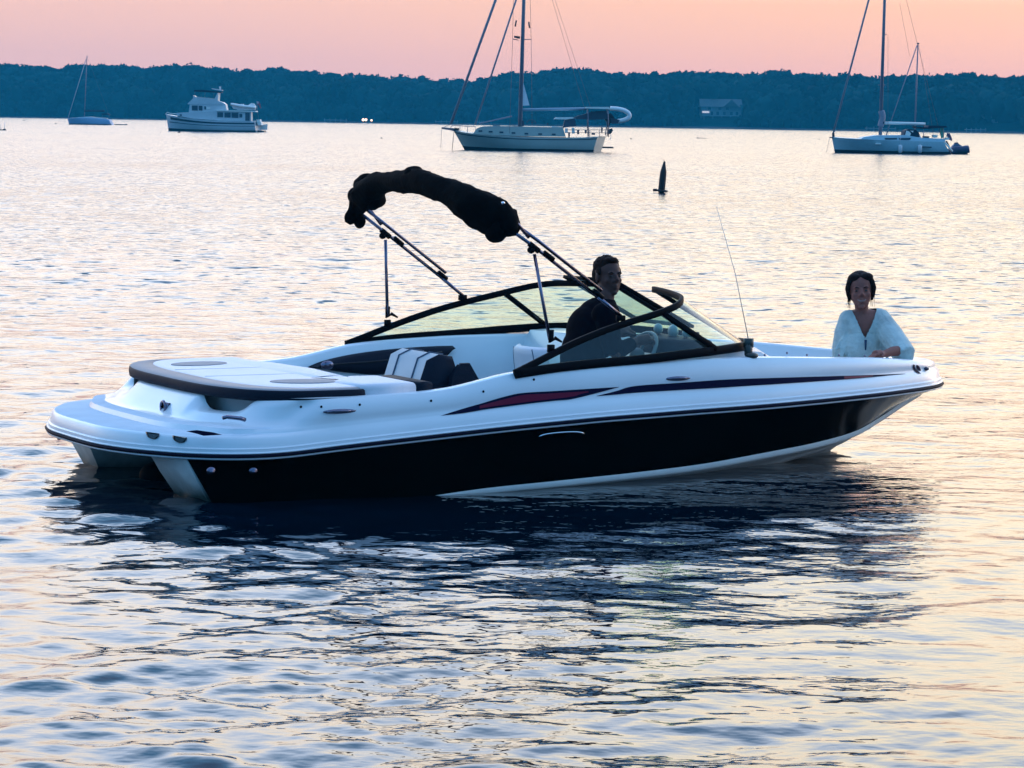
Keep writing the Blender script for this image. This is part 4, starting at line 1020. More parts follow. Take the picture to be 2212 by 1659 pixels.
# houses among the trees
hwall = mat('weathered_clapboard', (.13, .18, .20), .8, var=.1); hroof = mat('slate_roof', (.05, .08, .09), .8); hwin = mat('dark_pane', (.02, .03, .04), .2)
litw = mat('lit_window', (.8, .75, .7), .5, emit=(1, .82, .74), estr=.38); trim = mat('white_trim', (.20, .26, .28), .6)
def house(name, label, px0, px1, pyt, pyb, dd, depth=9, roof=.4, wings=()):
    cx = (px0 + px1) / 2; D = shoreD(cx) + dd; b = atdepth((cx, pyb), D); s_ = D / F
    e = empty(name, b, 0, label, 'house')
    wd = (px1 - px0) * s_; hgt = (pyb - pyt) * s_; wl = hgt * (1 - roof)
    mb = MB(); mb.box((0, depth / 2, wl / 2 - 2), (wd, depth, wl + 4)); wob = mb.build('wall', hwall, e, False)
    mb = MB(); rr = [[(x, -.5, wl), (x, depth / 2, hgt), (x, depth + .5, wl), (x, depth + .5, wl - .15), (x, -.5, wl - .15)] for x in (-wd / 2 - .4, wd / 2 + .4)]
    mb.loft(rr, True, True, True); mb.build('roof', hroof, e, False)
    return e, s_, wd, hgt, wl
def win(e, x, y, z, w_, h_, m=None, lab=None):
    mb = MB(); mb.box((x, y - .03, z), (w_ + .25, .08, h_ + .25)); f = mb.build('window', trim, e, False)
    mb = MB(); mb.box((x, y - .09, z), (w_, .05, h_)); p = mb.build('pane', m or hwin, f, False)
    if lab: f['label'] = lab
e, s_, wd, hg, wl = house('large_house', 'large pale house among the trees with one lit window, above the channel buoy', 1515, 1601, 214, 251, 26, 10, .45)
for i, x in enumerate((-3.2, -1.2, 1.0, 3.4, 5.3)): win(e, x, 0, wl * .30, 1.0, 1.2)
win(e, -5.3, -.0, wl * .42, 2.4, .65, litw, 'lit window')
for x in (-4, -.5, 2.0): win(e, x, 0, wl * .8, 1.1, .9)
mb = MB(); gx = wd * .24; mb.loft([[(gx - 2.6, y, wl), (gx, y, hg * .98), (gx + 2.6, y, wl)] for y in (-1.3, 5)], True, True, True); mb.build('gable', hroof, e, False)
mb = MB(); mb.box((0, -1.2, wl * .05), (wd, 2.2, .25)); [mb.box((x, -2.2, -.8), (.25, .25, 2)) for x in (-6, -3, 0, 3, 6)]; mb.build('deck_terrace', trim, e, False)
e, s_, wd, hg, wl = house('hillside_house', 'small house high on the slope above the trawler', 356, 392, 192, 209, 60, 8, .55)
for x in (-1.5, 1.2): win(e, x, 0, wl * .5, .8, .9)
e, s_, wd, hg, wl = house('waterside_house', 'low house near the right edge with a row of tall windows', 2146, 2190, 246, 266, 22, 8, .4)
for x in (-2.4, -1.2, 0, 1.2, 2.6): win(e, x, 0, wl * .5, .7, 1.2)
e, s_, wd, hg, wl = house('boathouse', 'narrow gabled boathouse left of the waterside house', 2126, 2144, 240, 258, 30, 5, .6)
win(e, 0, 0, wl * .4, .9, .9)
# jetties on the far shore
def jetty(px0, px1, lab, dd=-7):
    cx = (px0 + px1) / 2; D = shoreD(cx) + dd; b = place(cx, D); s_ = D / F; L = (px1 - px0) * s_
    e = empty('jetty', b, 0, lab, 'jetty', 'jetties along the far shore')
    mb = MB(); mb.box((0, 0, .95), (L, 2.2, .22)); mb.build('deck_boards', mat('bleached_planks', (.22, .23, .24), .8), e, False)
    for k in range(5):
        mb = MB(); mb.tube([(-L / 2 + .3 + k * (L - .6) / 4, -.9, -1), (-L / 2 + .3 + k * (L - .6) / 4, -.9, 1.5)], .12, 8); mb.build('pile', hwall, e)
jetty(940, 990, 'long low jetty left of the grey sailboat bow'); jetty(1025, 1046, 'short jetty behind the foredeck of the grey sailboat'); jetty(700, 750, 'dark jetty left of the shore lamps')
jetty(1870, 1935, 'jetty behind the coachroof of the white sloop'); jetty(2085, 2130, 'jetty right of the white sloop')
# lamps at the waterside
lampm = mat('lamp_glow', (1, .95, .85), .5, emit=(1, .50, .26), estr=3.0)
for i, (px, py, r, lab) in enumerate(((784.5, 258.8, .48, 'leftmost of three glowing waterside lamps'), (790.5, 258.8, .46, 'middle one of three glowing waterside lamps'), (802.5, 259.8, .36, 'rightmost and smallest of three glowing waterside lamps'))):
    D = shoreD(px) - 6; p = atdepth((px, py), D); e = empty('shore_lamp', (p[0], p[1], 0), 0, lab, 'lamp', 'waterside lamps')
    mb = MB(); mb.tube([(0, 0, -1), (0, 0, p[2] - .3)], .09, 8); mb.build('post', hwall, e)
    mb = MB(); mb.ell((0, 0, p[2]), (r, r, r), 8); mb.build('globe', lampm, e)
p = atdepth((392.4, 206.6), shoreD(392) + 57); e = empty('porch_lamp', p, 0, 'single white lamp beside the small hillside house', 'lamp')
mb = MB(); mb.ell((0, 0, 0), (.32,) * 3, 6); mb.build('globe', mat('cool_lamp', (1, 1, 1), .5, emit=(.9, .95, 1), estr=3), e)
mb = MB(); mb.tube([(0, 0, -.2), (0, 0, -4)], .07, 6); mb.build('post', hwall, e)

# ------------------------------------------------------------------ boats at anchor
wh = mat('yacht_white', (.56, .60, .62), .35, var=.05, vscale=1); wh2 = mat('yacht_grey_green', (.38, .42, .38), .4, var=.06, vscale=1)
bot = mat('antifouling', (.004, .006, .012), .6); navy = mat('navy_stripe', (.006, .009, .03), .5); spar = mat('spar_alloy', (.15, .15, .20), .45); sparl = mat('furled_sailcloth', (.24, .24, .29), .8)
cnv = mat('navy_canvas', (.006, .012, .035), .9); pane = mat('cabin_pane', (.012, .03, .06), .15); wire = mat('rigging_wire', (.12, .10, .11), .5, metal=.5)
lite = mat('pale_canvas', (.85, .84, .78), .8); rib = mat('dinghy_tube', (.80, .82, .80), .6); dk = mat('outboard_black', (.008, .009, .014), .5); clut = mat('deck_gear', (.04, .06, .09), .7)
class Far:
    """a boat drawn at its real distance; px,py are picture measures turned into metres there"""
    def __init__(s, name, label, px, py, cat, group='boats at anchor'):
        s.b = onwater((px, py)); s.D = s.b[1]; s.k = s.D / F; s.e = empty(name, s.b, 0, label, cat, group)
    def P(s, px, py, dy=0): return Vector(atdepth((px, py), s.D + dy) - s.b)
    def hull(s, top, wl, beam, m=wh, ang=0, stern_w=.75, full=2.2, name='hull', par=None):
        n = 26; T = cr(top, n); Wl = cr(wl, n); rg = []; ringsB = []
        for i in range(n):
            t = i / (n - 1); h = beam / 2 * ((1 - (1 - min(t * 1.7, 1)) ** full) if t < .6 else 1 - (1 - stern_w) * ((t - .6) / .4) ** 2)
            h = max(h, .03); sa = math.sin(ang)
            a = s.P(*T[i]); b_ = s.P(*Wl[i]); hw_ = h * (.30 + .6 * min(t * 1.6, 1))
            def pt(v, hh, z=None): return Vector((v.x + hh * sa, hh * math.cos(ang) - v.x * math.sin(ang) * .0, v.z if z is None else z))
            m1 = a.lerp(b_, .5)
            rg.append([pt(a, -h), pt(m1, -(h * .55 + hw_ * .5)), pt(b_, -hw_), pt(b_, -hw_ * .6, -.5), pt(b_, hw_ * .6, -.5), pt(b_, hw_), pt(m1, h * .55 + hw_ * .5), pt(a, h), pt(a, 0) + Vector((0, 0, .05))])
        mb = MB(); mb.loft(rg, True, True, True); o = autosmooth(mb.build(name, m, par or s.e), 40); s.rg = rg; s.h = o
        return o
    def band(s, f0, f1, m, name='boot_stripe', i0=0, i1=26):
        """a painted band between two fractions of the topsides (0 sheer .. 1 waterline), near and far side"""
        for sd_ in (0, 1):
            A_, B_ = [], []
            for r in s.rg[i0:i1]:
                q = (r[0], r[1], r[2]) if sd_ == 0 else (r[7], r[6], r[5])
                def at(f):
                    v = q[0].lerp(q[1], f * 2) if f < .5 else q[1].lerp(q[2], f * 2 - 1)
                    return v + Vector((0, -.02 if sd_ == 0 else .02, 0))
                A_.append(at(f0)); B_.append(at(f1))
            M_ = [a.lerp(b, .5) for a, b in zip(A_, B_)]
            mb = MB(); mb.loft([A_, M_, B_]); mb.build(name, m, s.h)
    def prism(s, pts, y0, y1, m, name, par=None, bev=0):
        a = [s.P(*p) for p in pts]; mb = MB()
        mb.loft([[v + Vector((0, y0, 0)) for v in a], [v + Vector((0, y1, 0)) for v in a]], True, True, True); return autosmooth(mb.build(name, m, par or s.e, True), 30)
    def line(s, a, b, r, m, name, ya=0, yb=0, par=None, r2=None):
        mb = MB(); A_, B_ = s.P(*a) + Vector((0, ya, 0)), s.P(*b) + Vector((0, yb, 0)); mb.tube([A_, (A_ + B_) / 2, B_], [r, (r + (r2 or r)) / 2, r2 or r], 8); return mb.build(name, m, par or s.e)
    def poly(s, pts, r, m, name, y=0, par=None):
        mb = MB(); q = cr([tuple(s.P(*p) + Vector((0, y, 0))) for p in pts], max(12, len(pts) * 4)); mb.tube([tuple(v) for v in q], r, 8); return mb.build(name, m, par or s.e)

# grey-green cutter in the middle
X3 = lambda zx, zy: (932.6 + .205 * zx, .205 * zy)
S = Far('sailboat', 'large grey green sailboat with a dinghy in davits, moored in the middle distance', 1150, 327, 'sailboat')
TOPS = [X3(*p) for p in [(228, 1368), (330, 1388), (450, 1403), (620, 1420), (850, 1438), (1100, 1448), (1400, 1452), (1600, 1450), (1790, 1440)]]
WLS = [X3(*p) for p in [(345, 1578), (420, 1582), (560, 1586), (720, 1590), (900, 1593), (1100, 1596), (1350, 1600), (1560, 1606), (1740, 1612)]]
S.hull(TOPS, WLS, 3.9, wh2, .24, .72, name='hull')
S.band(.80, 1.04, bot); S.band(.10, .155, navy, 'cove_stripe')
S.prism([X3(*p) for p in [(440, 1405), (480, 1350), (540, 1332), (660, 1326), (1380, 1342), (1410, 1440), (1000, 1436), (700, 1424)]], -1.2, 1.2, wh2, 'coachroof')
for zx, zy in ((515, 1380), (622, 1387), (735, 1393), (862, 1400), (997, 1407), (1140, 1411), (1283, 1415)):
    S.prism([X3(zx - 20, zy - 8), X3(zx + 20, zy - 7), X3(zx + 20, zy + 8), X3(zx - 20, zy + 7)], -1.26, -1.2, pane, 'porthole')
S.prism([X3(*p) for p in [(105, 1340), (240, 1352), (240, 1385), (190, 1372), (105, 1358)]], -.18, .18, spar, 'bowsprit')
mt = S.line(X3(930, 1345), (1137.3, -188), .155, spar, 'mast', r2=.11)
S.line((973.6, 268), (1136.9, -183), .095, sparl, 'furled_genoa'); S.line((1026, 270), (1132.6, -54), .065, sparl, 'furled_staysail')
S.line((954.5, 277), (973.8, 268), .02, wire, 'bobstay')
S.prism([(1129.3, 174), (1127.5, 228.6), (1143.7, 227.5)], -.02, .02, mat('sailcloth', (.75, .75, .78), .9), 'mainsail_corner')
S.line((1127, 237.2), (1266, 234.8), .10, mat('boom_grey', (.25, .36, .45), .6), 'boom')
for sgn in (-1, 1):
    S.line((1120 if sgn < 0 else 1126, 86 - sgn * .8), (1107 if sgn < 0 else 1147, 84 + (1 if sgn > 0 else 0)), .03, spar, 'spreader')
    S.line((1107.3 if sgn < 0 else 1147.5, 85), (1101 if sgn < 0 else 1150, 288), .014, wire, 'shroud', sgn * .6, sgn * 1.6)
    S.line((1107.3 if sgn < 0 else 1147.5, 85), (1110 if sgn < 0 else 1144.5, -40), .014, wire, 'shroud', sgn * .6, sgn * .5)
S.line((1137, -188), (1285, 262), .010, wire, 'backstay', 0, -.9); S.line((1137, -188), (1262, 232), .010, wire, 'topping_lift')
S.prism([X3(868, 378), X3(930, 384), X3(930, 408), X3(905, 405), X3(868, 396)], -.3, .3, dk, 'radar_dome')
S.line((1115.2, 44), (1113, 57.5), .055, dk, 'radar_reflector'); S.line((1142.2, 47), (1144, 60.5), .055, dk, 'radar_reflector')
S.line(X3(500, 1302), X3(845, 1225), .05, sparl, 'whisker_pole', -.5, -.3)
S.prism([X3(*p) for p in [(1285, 1255), (1310, 1236), (1480, 1234), (1500, 1245), (1420, 1272), (1400, 1258)]], -1.2, 1.2, lite, 'dodger_top')
S.prism([X3(*p) for p in [(1400, 1262), (1500, 1245), (1520, 1330), (1380, 1345)]], -1.2, 1.2, clut, 'dodger')
S.prism([X3(*p) for p in [(1500, 1235), (1560, 1213), (1670, 1212), (1720, 1228), (1700, 1255), (1520, 1258)]], -1.0, 1.0, clut, 'sail_bag')
S.prism([X3(*p) for p in [(1560, 1215), (1700, 1175), (1840, 1165), (1850, 1255), (1700, 1262), (1560, 1255)]], -.9, .9, clut, 'canopy_curtain')
S.prism([X3(*p) for p in [(1617, 1128), (1860, 1128), (1870, 1150), (1620, 1143)]], -1.4, 1.4, lite, 'bimini_top')
for zx in (1640, 1850): S.line(X3(zx, 1145), X3(zx + 10, 1440), .03, spar, 'bimini_leg', -1.3, -1.3); S.line(X3(zx, 1145), X3(zx + 10, 1440), .03, spar, 'bimini_leg', 1.3, 1.3)
for zx in (1660, 1760, 1830): S.line(X3(zx, 1365), X3(zx, 1440), .022, spar, 'stanchion', -1.5, -1.5)
S.line(X3(1400, 1368), X3(1850, 1368), .02, wire, 'guard_rail', -1.5, -1.5); S.line(X3(1400, 1395), X3(1850, 1400), .016, wire, 'guard_rail', -1.5, -1.5)
for zx in (300, 380, 460): S.line(X3(zx, 1330), X3(zx, 1395), .02, spar, 'stanchion', -1.0, -1.0)
S.poly([X3(200, 1370), X3(215, 1325), X3(300, 1325), X3(380, 1332), X3(460, 1330)], .022, spar, 'pulpit', -.8)
S.prism([X3(*p) for p in [(240, 1345), (290, 1352), (285, 1378), (240, 1378)]], -.3, .3, dk, 'windlass')
for pts in ([(1400, 1350), (1430, 1352), (1432, 1400), (1402, 1400)], [(1470, 1345), (1500, 1345), (1505, 1405), (1475, 1408)]):
    S.prism([X3(*p) for p in pts], -1.3, -.9, lite, 'winch_cover')
for zx, zy, w_, h_ in ((1540, 1390, 24, 50), (1445, 1420, 20, 60), (1060, 1290, 30, 20), (960, 1300, 26, 60), (1220, 1306, 16, 18), (1620, 1385, 22, 40), (1700, 1410, 40, 20), (1790, 1370, 16, 60)):
    S.prism([X3(zx - w_ / 2, zy - h_ / 2), X3(zx + w_ / 2, zy - h_ / 2 + 4), X3(zx + w_ / 2 - 3, zy + h_ / 2), X3(zx - w_ / 2 + 3, zy + h_ / 2)], -1.0, -.4, clut, 'deck_gear')
for a, b in (((645, 1325), (720, 1335)), ((860, 1330), (940, 1345)), ((1120, 1340), (1190, 1352)), ((1260, 1335), (1390, 1352))):
    S.prism([X3(a[0], a[1] - 5), X3(b[0], b[1] - 12), X3(b[0], b[1]), X3(a[0], a[1] + 8)], -.8, .2, lite if a[0] > 1000 else clut, 'hatch_cover')
S.poly([X3(1000, 1290), X3(1030, 1265), X3(1075, 1268), X3(1100, 1300)], .03, clut, 'coiled_line', -.5)
S.line(X3(105, 1350), X3(95, 1560), .012, wire, 'mooring_line'); S.line(X3(235, 1385), X3(215, 1575), .02, wire, 'mooring_line')
S.prism([X3(*p) for p in [(1870, 1360), (1900, 1352), (1910, 1375), (1885, 1412), (1865, 1410)]], -.2, .2, dk, 'outboard_cover')
S.poly([X3(1880, 1400), X3(1890, 1440), X3(1875, 1475)], .02, lite, 'swim_ladder'); S.line(X3(1800, 1553), X3(1918, 1556), .06, dk, 'stern_step', .6, .6)
for zx in (1845, 1870): S.line(X3(zx, 1330), X3(zx - 15, 1420), .035, spar, 'davit', .3, .3)
# its dinghy hung in davits
T2 = Far('inflatable_dinghy', 'pale inflatable dinghy hanging in davits behind the grey green sailboat', 1320, 329, 'dinghy', 'tenders')
T2.poly([X3(1880, 1142), X3(1960, 1148), X3(2030, 1165), X3(2075, 1195), X3(2082, 1228), X3(2050, 1258), X3(1970, 1278), X3(1900, 1272)], .16, rib, 'side_tube', .2)
T2.prism([X3(*p) for p in [(1880, 1240), (1980, 1262), (1960, 1300), (1900, 1305)]], -.3, .6, clut, 'floor')
T2.prism([X3(*p) for p in [(1830, 1200), (1890, 1195), (1925, 1240), (1915, 1285), (1880, 1300), (1870, 1335), (1848, 1335), (1845, 1290), (1820, 1260)]], -.25, .25, dk, 'outboard_motor')

# trawler yacht
X2 = lambda zx, zy: (329.2 + .12897 * zx, 175.6 + .12897 * zy)
S = Far('trawler_yacht', 'white motor trawler yacht with dark bands and flybridge, moored left', 470, 285, 'motor yacht')
TOPS = [X2(*p) for p in [(232, 556), (330, 570), (480, 595), (650, 622), (850, 645), (1050, 660), (1300, 668), (1550, 672), (1765, 674)]]
WLS = [X2(*p) for p in [(270, 822), (350, 826), (500, 830), (680, 834), (880, 838), (1080, 842), (1300, 846), (1550, 850), (1785, 850)]]
S.hull(TOPS, WLS, 4.3, wh, .15, .9); S.band(.85, 1.03, bot); S.band(.12, .27, navy, 'sheer_band', 3); S.band(.42, .47, navy, 'rub_band', 2)
S.prism([X2(*p) for p in [(425, 575), (435, 528), (560, 520), (630, 520), (1100, 500), (1660, 505), (1660, 665), (1200, 662), (700, 625)]], -1.6, 1.6, wh, 'deckhouse')
S.prism([X2(*p) for p in [(628, 522), (645, 392), (1110, 385), (1240, 385), (1262, 500), (900, 510)]], -1.3, 1.3, wh, 'wheelhouse')
S.prism([X2(*p) for p in [(605, 378), (700, 285), (700, 235), (735, 262), (1060, 292), (1105, 200), (1120, 195), (1112, 330), (1190, 352), (1240, 388), (620, 386)]], -1.35, 1.35, wh, 'flybridge')
S.prism([X2(*p) for p in [(1100, 482), (1270, 484), (1745, 496), (1750, 515), (1270, 503), (1100, 500)]], -1.8, 1.8, lite, 'boat_deck')
S.prism([X2(*p) for p in [(712, 145), (900, 147), (1168, 174), (1168, 196), (900, 184), (715, 173)]], -1.2, 1.2, cnv, 'canopy')
for zx in (730, 900, 1050): S.line(X2(zx, 165), X2(zx - 10, 270), .02, spar, 'canopy_leg', -1.1, -1.1)
S.prism([X2(*p) for p in [(1000, 118), (1090, 130), (1180, 148), (1180, 160), (1060, 145), (1000, 130)]], -.5, .5, wh, 'radar_arch'); S.line(X2(1133, 88), X2(1135, 150), .12, wh, 'radar_mast')
for a, b, c, d_, y in ((680, 778, 405, 488, -1.3), (795, 857, 410, 488, -1.3), (888, 916, 418, 470, -1.3), (1108, 1205, 518, 600, -1.6), (1228, 1332, 522, 605, -1.6), (1345, 1460, 525, 610, -1.6), (1475, 1525, 545, 605, -1.6)):
    S.prism([X2(a, c), X2(b, c + 3), X2(b, d_ + 3), X2(a, d_)], y - .05, y, pane, 'window')
S.prism([X2(*p) for p in [(922, 432), (985, 435), (985, 468), (922, 466)]], -1.36, -1.3, lite, 'window_blind')
S.prism([X2(*p) for p in [(1575, 525), (1648, 530), (1648, 660), (1575, 660)]], -1.66, -1.6, clut, 'cabin_door')
S.prism([X2(*p) for p in [(1660, 510), (1672, 510), (1672, 672), (1660, 672)]], -1.7, -1.5, wh, 'deck_post')
S.prism([X2(*p) for p in [(480, 552), (515, 554), (515, 578), (480, 575)]], -1.65, -1.6, pane, 'porthole')
S.prism([X2(*p) for p in [(1755, 640), (1810, 640), (1830, 700), (1840, 735), (1780, 740)]], -1.2, 1.2, lite, 'stern_locker')
S.prism([X2(*p) for p in [(1780, 822), (1890, 828), (1890, 850), (1780, 850)]], -1.7, 1.7, dk, 'swim_platform'); S.prism([X2(*p) for p in [(1775, 740), (1900, 715), (1915, 720), (1912, 815), (1790, 815)]], 1.2, 1.26, lite, 'fender_board')
S.poly([X2(225, 555), X2(260, 520), X2(300, 535), X2(420, 545)], .04, lite, 'pulpit', -.6)
T2 = Far('rigid_inflatable', 'small pale inflatable stowed on the roof of the trawler yacht', 525, 285, 'dinghy', 'tenders')
T2.poly([X2(1318, 385), X2(1400, 398), X2(1520, 418), X2(1640, 430), X2(1730, 442)], .19, rib, 'side_tube', -.5); T2.poly([X2(1318, 385), X2(1400, 398), X2(1520, 418), X2(1640, 430), X2(1730, 442)], .19, rib, 'side_tube', .6)
T2.prism([X2(*p) for p in [(1320, 400), (1360, 460), (1450, 480), (1720, 482), (1730, 445), (1500, 420)]], -.45, .55, wh, 'hull')
T2.prism([X2(*p) for p in [(1610, 395), (1660, 365), (1705, 372), (1735, 420), (1730, 455), (1640, 430)]], -.25, .25, rib, 'outboard_motor')
T2.prism([X2(*p) for p in [(1480, 380), (1530, 380), (1530, 420), (1480, 415)]], -.3, .3, rib, 'console')
T3 = Far('stern_flag', 'small red and white flag on a staff at the stern of the trawler yacht', 556, 285, 'flag', 'flags on the boats')
T3.line(X2(1745, 335), X2(1775, 640), .025, spar, 'staff'); T3.prism([X2(*p) for p in [(1750, 338), (1790, 342), (1808, 380), (1825, 455), (1805, 450), (1780, 400), (1755, 385)]], -.02, .02, mat('faded_red_cloth', (.30, .10, .12), .9), 'cloth')
T3.prism([X2(*p) for p in [(1750, 338), (1778, 340), (1785, 370), (1757, 372)]], -.03, -.022, mat('pale_cloth', (.5, .45, .5), .9), 'canton')

# small sloop far left
X1 = lambda zx, zy: (.1488 * zx, 109.7 + .1488 * zy)
S = Far('sailboat', 'small pale blue sailboat with navy sail cover, farthest left', 195, 270, 'sailboat')
S.hull([X1(*p) for p in [(980, 985), (1060, 978), (1200, 975), (1400, 980), (1600, 1000)]], [X1(*p) for p in [(1003, 1068), (1100, 1071), (1250, 1074), (1450, 1077), (1640, 1080)]], 2.9, mat('pale_blue_topsides', (.36, .48, .68), .5), .12, .7)
S.band(.86, 1.03, bot); S.prism([X1(*p) for p in [(1090, 980), (1150, 963), (1300, 955), (1400, 965), (1480, 972), (1560, 978), (1560, 992), (1090, 990)]], -.9, .9, wh, 'coachroof')
S.line(X1(1226, 965), X1(1263, 72), .085, spar, 'mast', r2=.07); S.line(X1(988, 975), X1(1250, 120), .07, mat('pale_furled_sail', (.42, .42, .45), .8), 'furled_genoa')
S.line(X1(1263, 75), X1(1600, 980), .012, wire, 'backstay'); S.line(X1(1258, 320), X1(1240, 960), .02, wire, 'shroud', -.6, -1.0); S.line(X1(1225, 330), X1(1275, 330), .03, spar, 'spreader')
S.poly([X1(1222, 876), X1(1300, 872), X1(1420, 874), X1(1515, 874)], .17, cnv, 'sail_cover'); S.prism([X1(*p) for p in [(1480, 912), (1560, 908), (1600, 925), (1590, 935), (1490, 928)]], -.8, .8, cnv, 'spray_hood')
for zx in (1495, 1590): S.line(X1(zx, 925), X1(zx, 985), .02, spar, 'hood_leg', -.7, -.7)
def dinghy(name, label, px0, px1, py, hpx, m):
    T = Far(name, label, (px0 + px1) / 2, py, 'dinghy', 'tenders')
    mb = MB(); a, b = T.P(px0, py), T.P(px1, py); L = b.x - a.x; r = hpx * T.k / 2.2
    for y in (-.55, .55):
        q = MB(); q.tube([(a.x, 0, r * 1.5), (a.x + L * .15, y, r), (a.x + L * .5, y, r), (b.x, y, r)], [r * .6, r, r, r * .7], 8); q.build('side_tube', m, T.e)
    q = MB(); q.box(((a.x + b.x) / 2, 0, r * .7), (L * .8, 1.0, r * .6)); q.build('floor', m, T.e)
    q = MB(); q.box((b.x - L * .05, 0, r * 1.5), (.35, .3, r * 2.2), taper=.8); q.build('outboard_motor', dk, T.e)
    return T
dinghy('rowing_dinghy', 'low dark dinghy lying astern of the pale blue sailboat', 247, 274, 270.6, 2.6, dk)
T = dinghy('work_skiff', 'dark skiff with two posts, cut by the left edge', -40, 12, 282, 3.4, dk)
for px in (0.5, 10): T.line((px, 264 if px > 5 else 268), (px, 280), .03, rib, 'post')

# white sloop at the right
X5 = lambda zx, zy: (1755.5 + .2116 * zx, .2116 * zy)
S = Far('sailboat', 'white sailboat with dark boot stripe, dodger and fenders, farthest right', 1930, 333, 'sailboat')
S.hull([X5(*p) for p in [(195, 1400), (350, 1412), (550, 1420), (800, 1432), (1050, 1440), (1330, 1446)]], [X5(*p) for p in [(225, 1556), (380, 1560), (600, 1564), (850, 1568), (1100, 1572), (1400, 1574)]], 3.5, mat('blue_white_topsides', (.34, .50, .54), .4, var=.05), .10, .8)
S.band(.80, 1.02, bot)
S.prism([X5(*p) for p in [(460, 1425), (500, 1400), (640, 1380), (930, 1378), (1080, 1405), (1330, 1415), (1330, 1448), (800, 1438)]], -1.15, 1.15, mat('coachroof_white', (.46, .60, .66), .5), 'coachroof')
S.prism([X5(*p) for p in [(712, 1408), (840, 1408), (842, 1422), (725, 1424)]], -1.2, -1.15, pane, 'window'); S.prism([X5(*p) for p in [(855, 1408), (985, 1406), (970, 1428), (870, 1428)]], -1.2, -1.15, pane, 'window')
S.prism([X5(*p) for p in [(612, 1461), (668, 1461), (668, 1471), (612, 1471)]], -1.78, -1.62, lite, 'hull_vent'); S.prism([X5(*p) for p in [(1065, 1492), (1180, 1496), (1180, 1506), (1065, 1502)]], -1.80, -1.66, pane, 'hull_window')
S.prism([X5(*p) for p in [(170, 1398), (230, 1402), (220, 1414), (175, 1408)]], -.15, .15, dk, 'anchor_roller'); S.line(X5(210, 1355), X5(212, 1402), .10, dk, 'furler_drum')
S.prism([X5(*p) for p in [(915, 1385), (925, 1335), (960, 1318), (1030, 1322), (1065, 1350), (1080, 1400), (1040, 1398), (960, 1390)]], -1.0, 1.0, cnv, 'dodger')
S.prism([X5(*p) for p in [(925, 1380), (938, 1332), (965, 1340), (985, 1362), (975, 1385)]], -1.06, -1.0, lite, 'dodger_window'); S.prism([X5(*p) for p in [(975, 1334), (1010, 1334), (1005, 1352)]], -1.06, -1.0, lite, 'dodger_window')
S.prism([X5(*p) for p in [(1030, 1290), (1150, 1300), (1165, 1280), (1340, 1285), (1350, 1300), (1150, 1315), (1050, 1310)]], -1.2, 1.2, cnv, 'bimini_top')
for zx in (1110, 1310): S.line(X5(zx, 1300), X5(zx + 5, 1440), .025, spar, 'bimini_leg', -1.1, -1.1)
mt = S.line(X5(690, 1378), (1916.5, -170), .14, spar, 'mast', r2=.10)
S.poly([X5(700, 1130), X5(712, 1180), X5(708, 1225), X5(692, 1290)], .24, sparl, 'furled_mainsail'); S.line(X5(716, 1254), X5(1150, 1266), .11, lite, 'boom'); S.prism([X5(*p) for p in [(692, 1240), (730, 1242), (728, 1262), (695, 1264)]], -.2, .2, cnv, 'gooseneck')
S.line(X5(212, 1355), (1915, -145), .075, sparl, 'furled_genoa'); S.line((1916, -165), X5(1320, 1440), .012, wire, 'backstay')
S.line(X5(718, 350), X5(757, 352), .03, spar, 'spreader'); S.line(X5(757, 352), X5(750, 1400), .012, wire, 'shroud', -.7, -1.1); S.line(X5(670, 868), X5(740, 868), .03, spar, 'spreader')
S.line(X5(890, 40), X5(990, 570), .009, wire, 'flag_halyard')
for zx in (862, 1060):
    mb = MB(); p = S.P(*X5(zx, 1535)); mb.tube([p + Vector((0, -1.85, .45)), p + Vector((0, -1.85, .38)), p + Vector((0, -1.85, -.1)), p + Vector((0, -1.85, -.2))], [.04, .16, .16, .05], 10); mb.tube([p + Vector((0, -1.8, .45)), p + Vector((0, -1.65, 1.2))], .015, 6); mb.build('fender', wh, S.e)
S.line(X5(175, 1405), X5(140, 1555), .01, wire, 'mooring_line')
S.line(X5(1335, 1450), X5(1415, 1545), .07, lite, 'boarding_ladder', -.6, -.6); S.line(X5(1370, 1440), X5(1400, 1500), .07, dk, 'stern_rail', .3, .3)
S.prism([X5(*p) for p in [(1310, 1305), (1330, 1300), (1340, 1345), (1335, 1400), (1315, 1412), (1305, 1370)]], -.2, .2, mat('green_cover', (.10, .42, .30), .8), 'folded_cover')
for zx, zy, w_, h_, m_ in ((1240, 1390, 50, 30, lite), (1150, 1400, 60, 26, clut), (1275, 1425, 60, 20, clut), (1365, 1415, 40, 24, lite)):
    S.prism([X5(zx - w_ / 2, zy - h_ / 2), X5(zx + w_ / 2, zy - h_ / 2 + 3), X5(zx + w_ / 2 - 4, zy + h_ / 2), X5(zx - w_ / 2, zy + h_ / 2)], -.6, .0, m_, 'cockpit_gear')
T3 = Far('stern_flag', 'drooping dull red flag at the stern of the right hand sailboat', 2047, 331, 'flag', 'flags on the boats')
T3.line(X5(1380, 1340), X5(1345, 1450), .02, spar, 'staff'); T3.prism([X5(*p) for p in [(1378, 1358), (1400, 1362), (1425, 1420), (1420, 1440), (1395, 1428), (1365, 1385)]], -.03, .03, mat('plum_cloth', (.14, .07, .13), .9), 'cloth')
T = Far('inflatable_dinghy', 'dark inflatable with outboard tied behind the right hand sailboat', 2065, 334, 'dinghy', 'tenders')
tub = mat('dark_dinghy_fabric', (.03, .035, .09), .6)
T.poly([X5(1405, 1555), X5(1450, 1530), X5(1530, 1530), X5(1585, 1520)], .30, tub, 'side_tube', -.5); T.poly([X5(1405, 1555), X5(1450, 1535), X5(1530, 1532), X5(1585, 1522)], .30, tub, 'side_tube', .5)
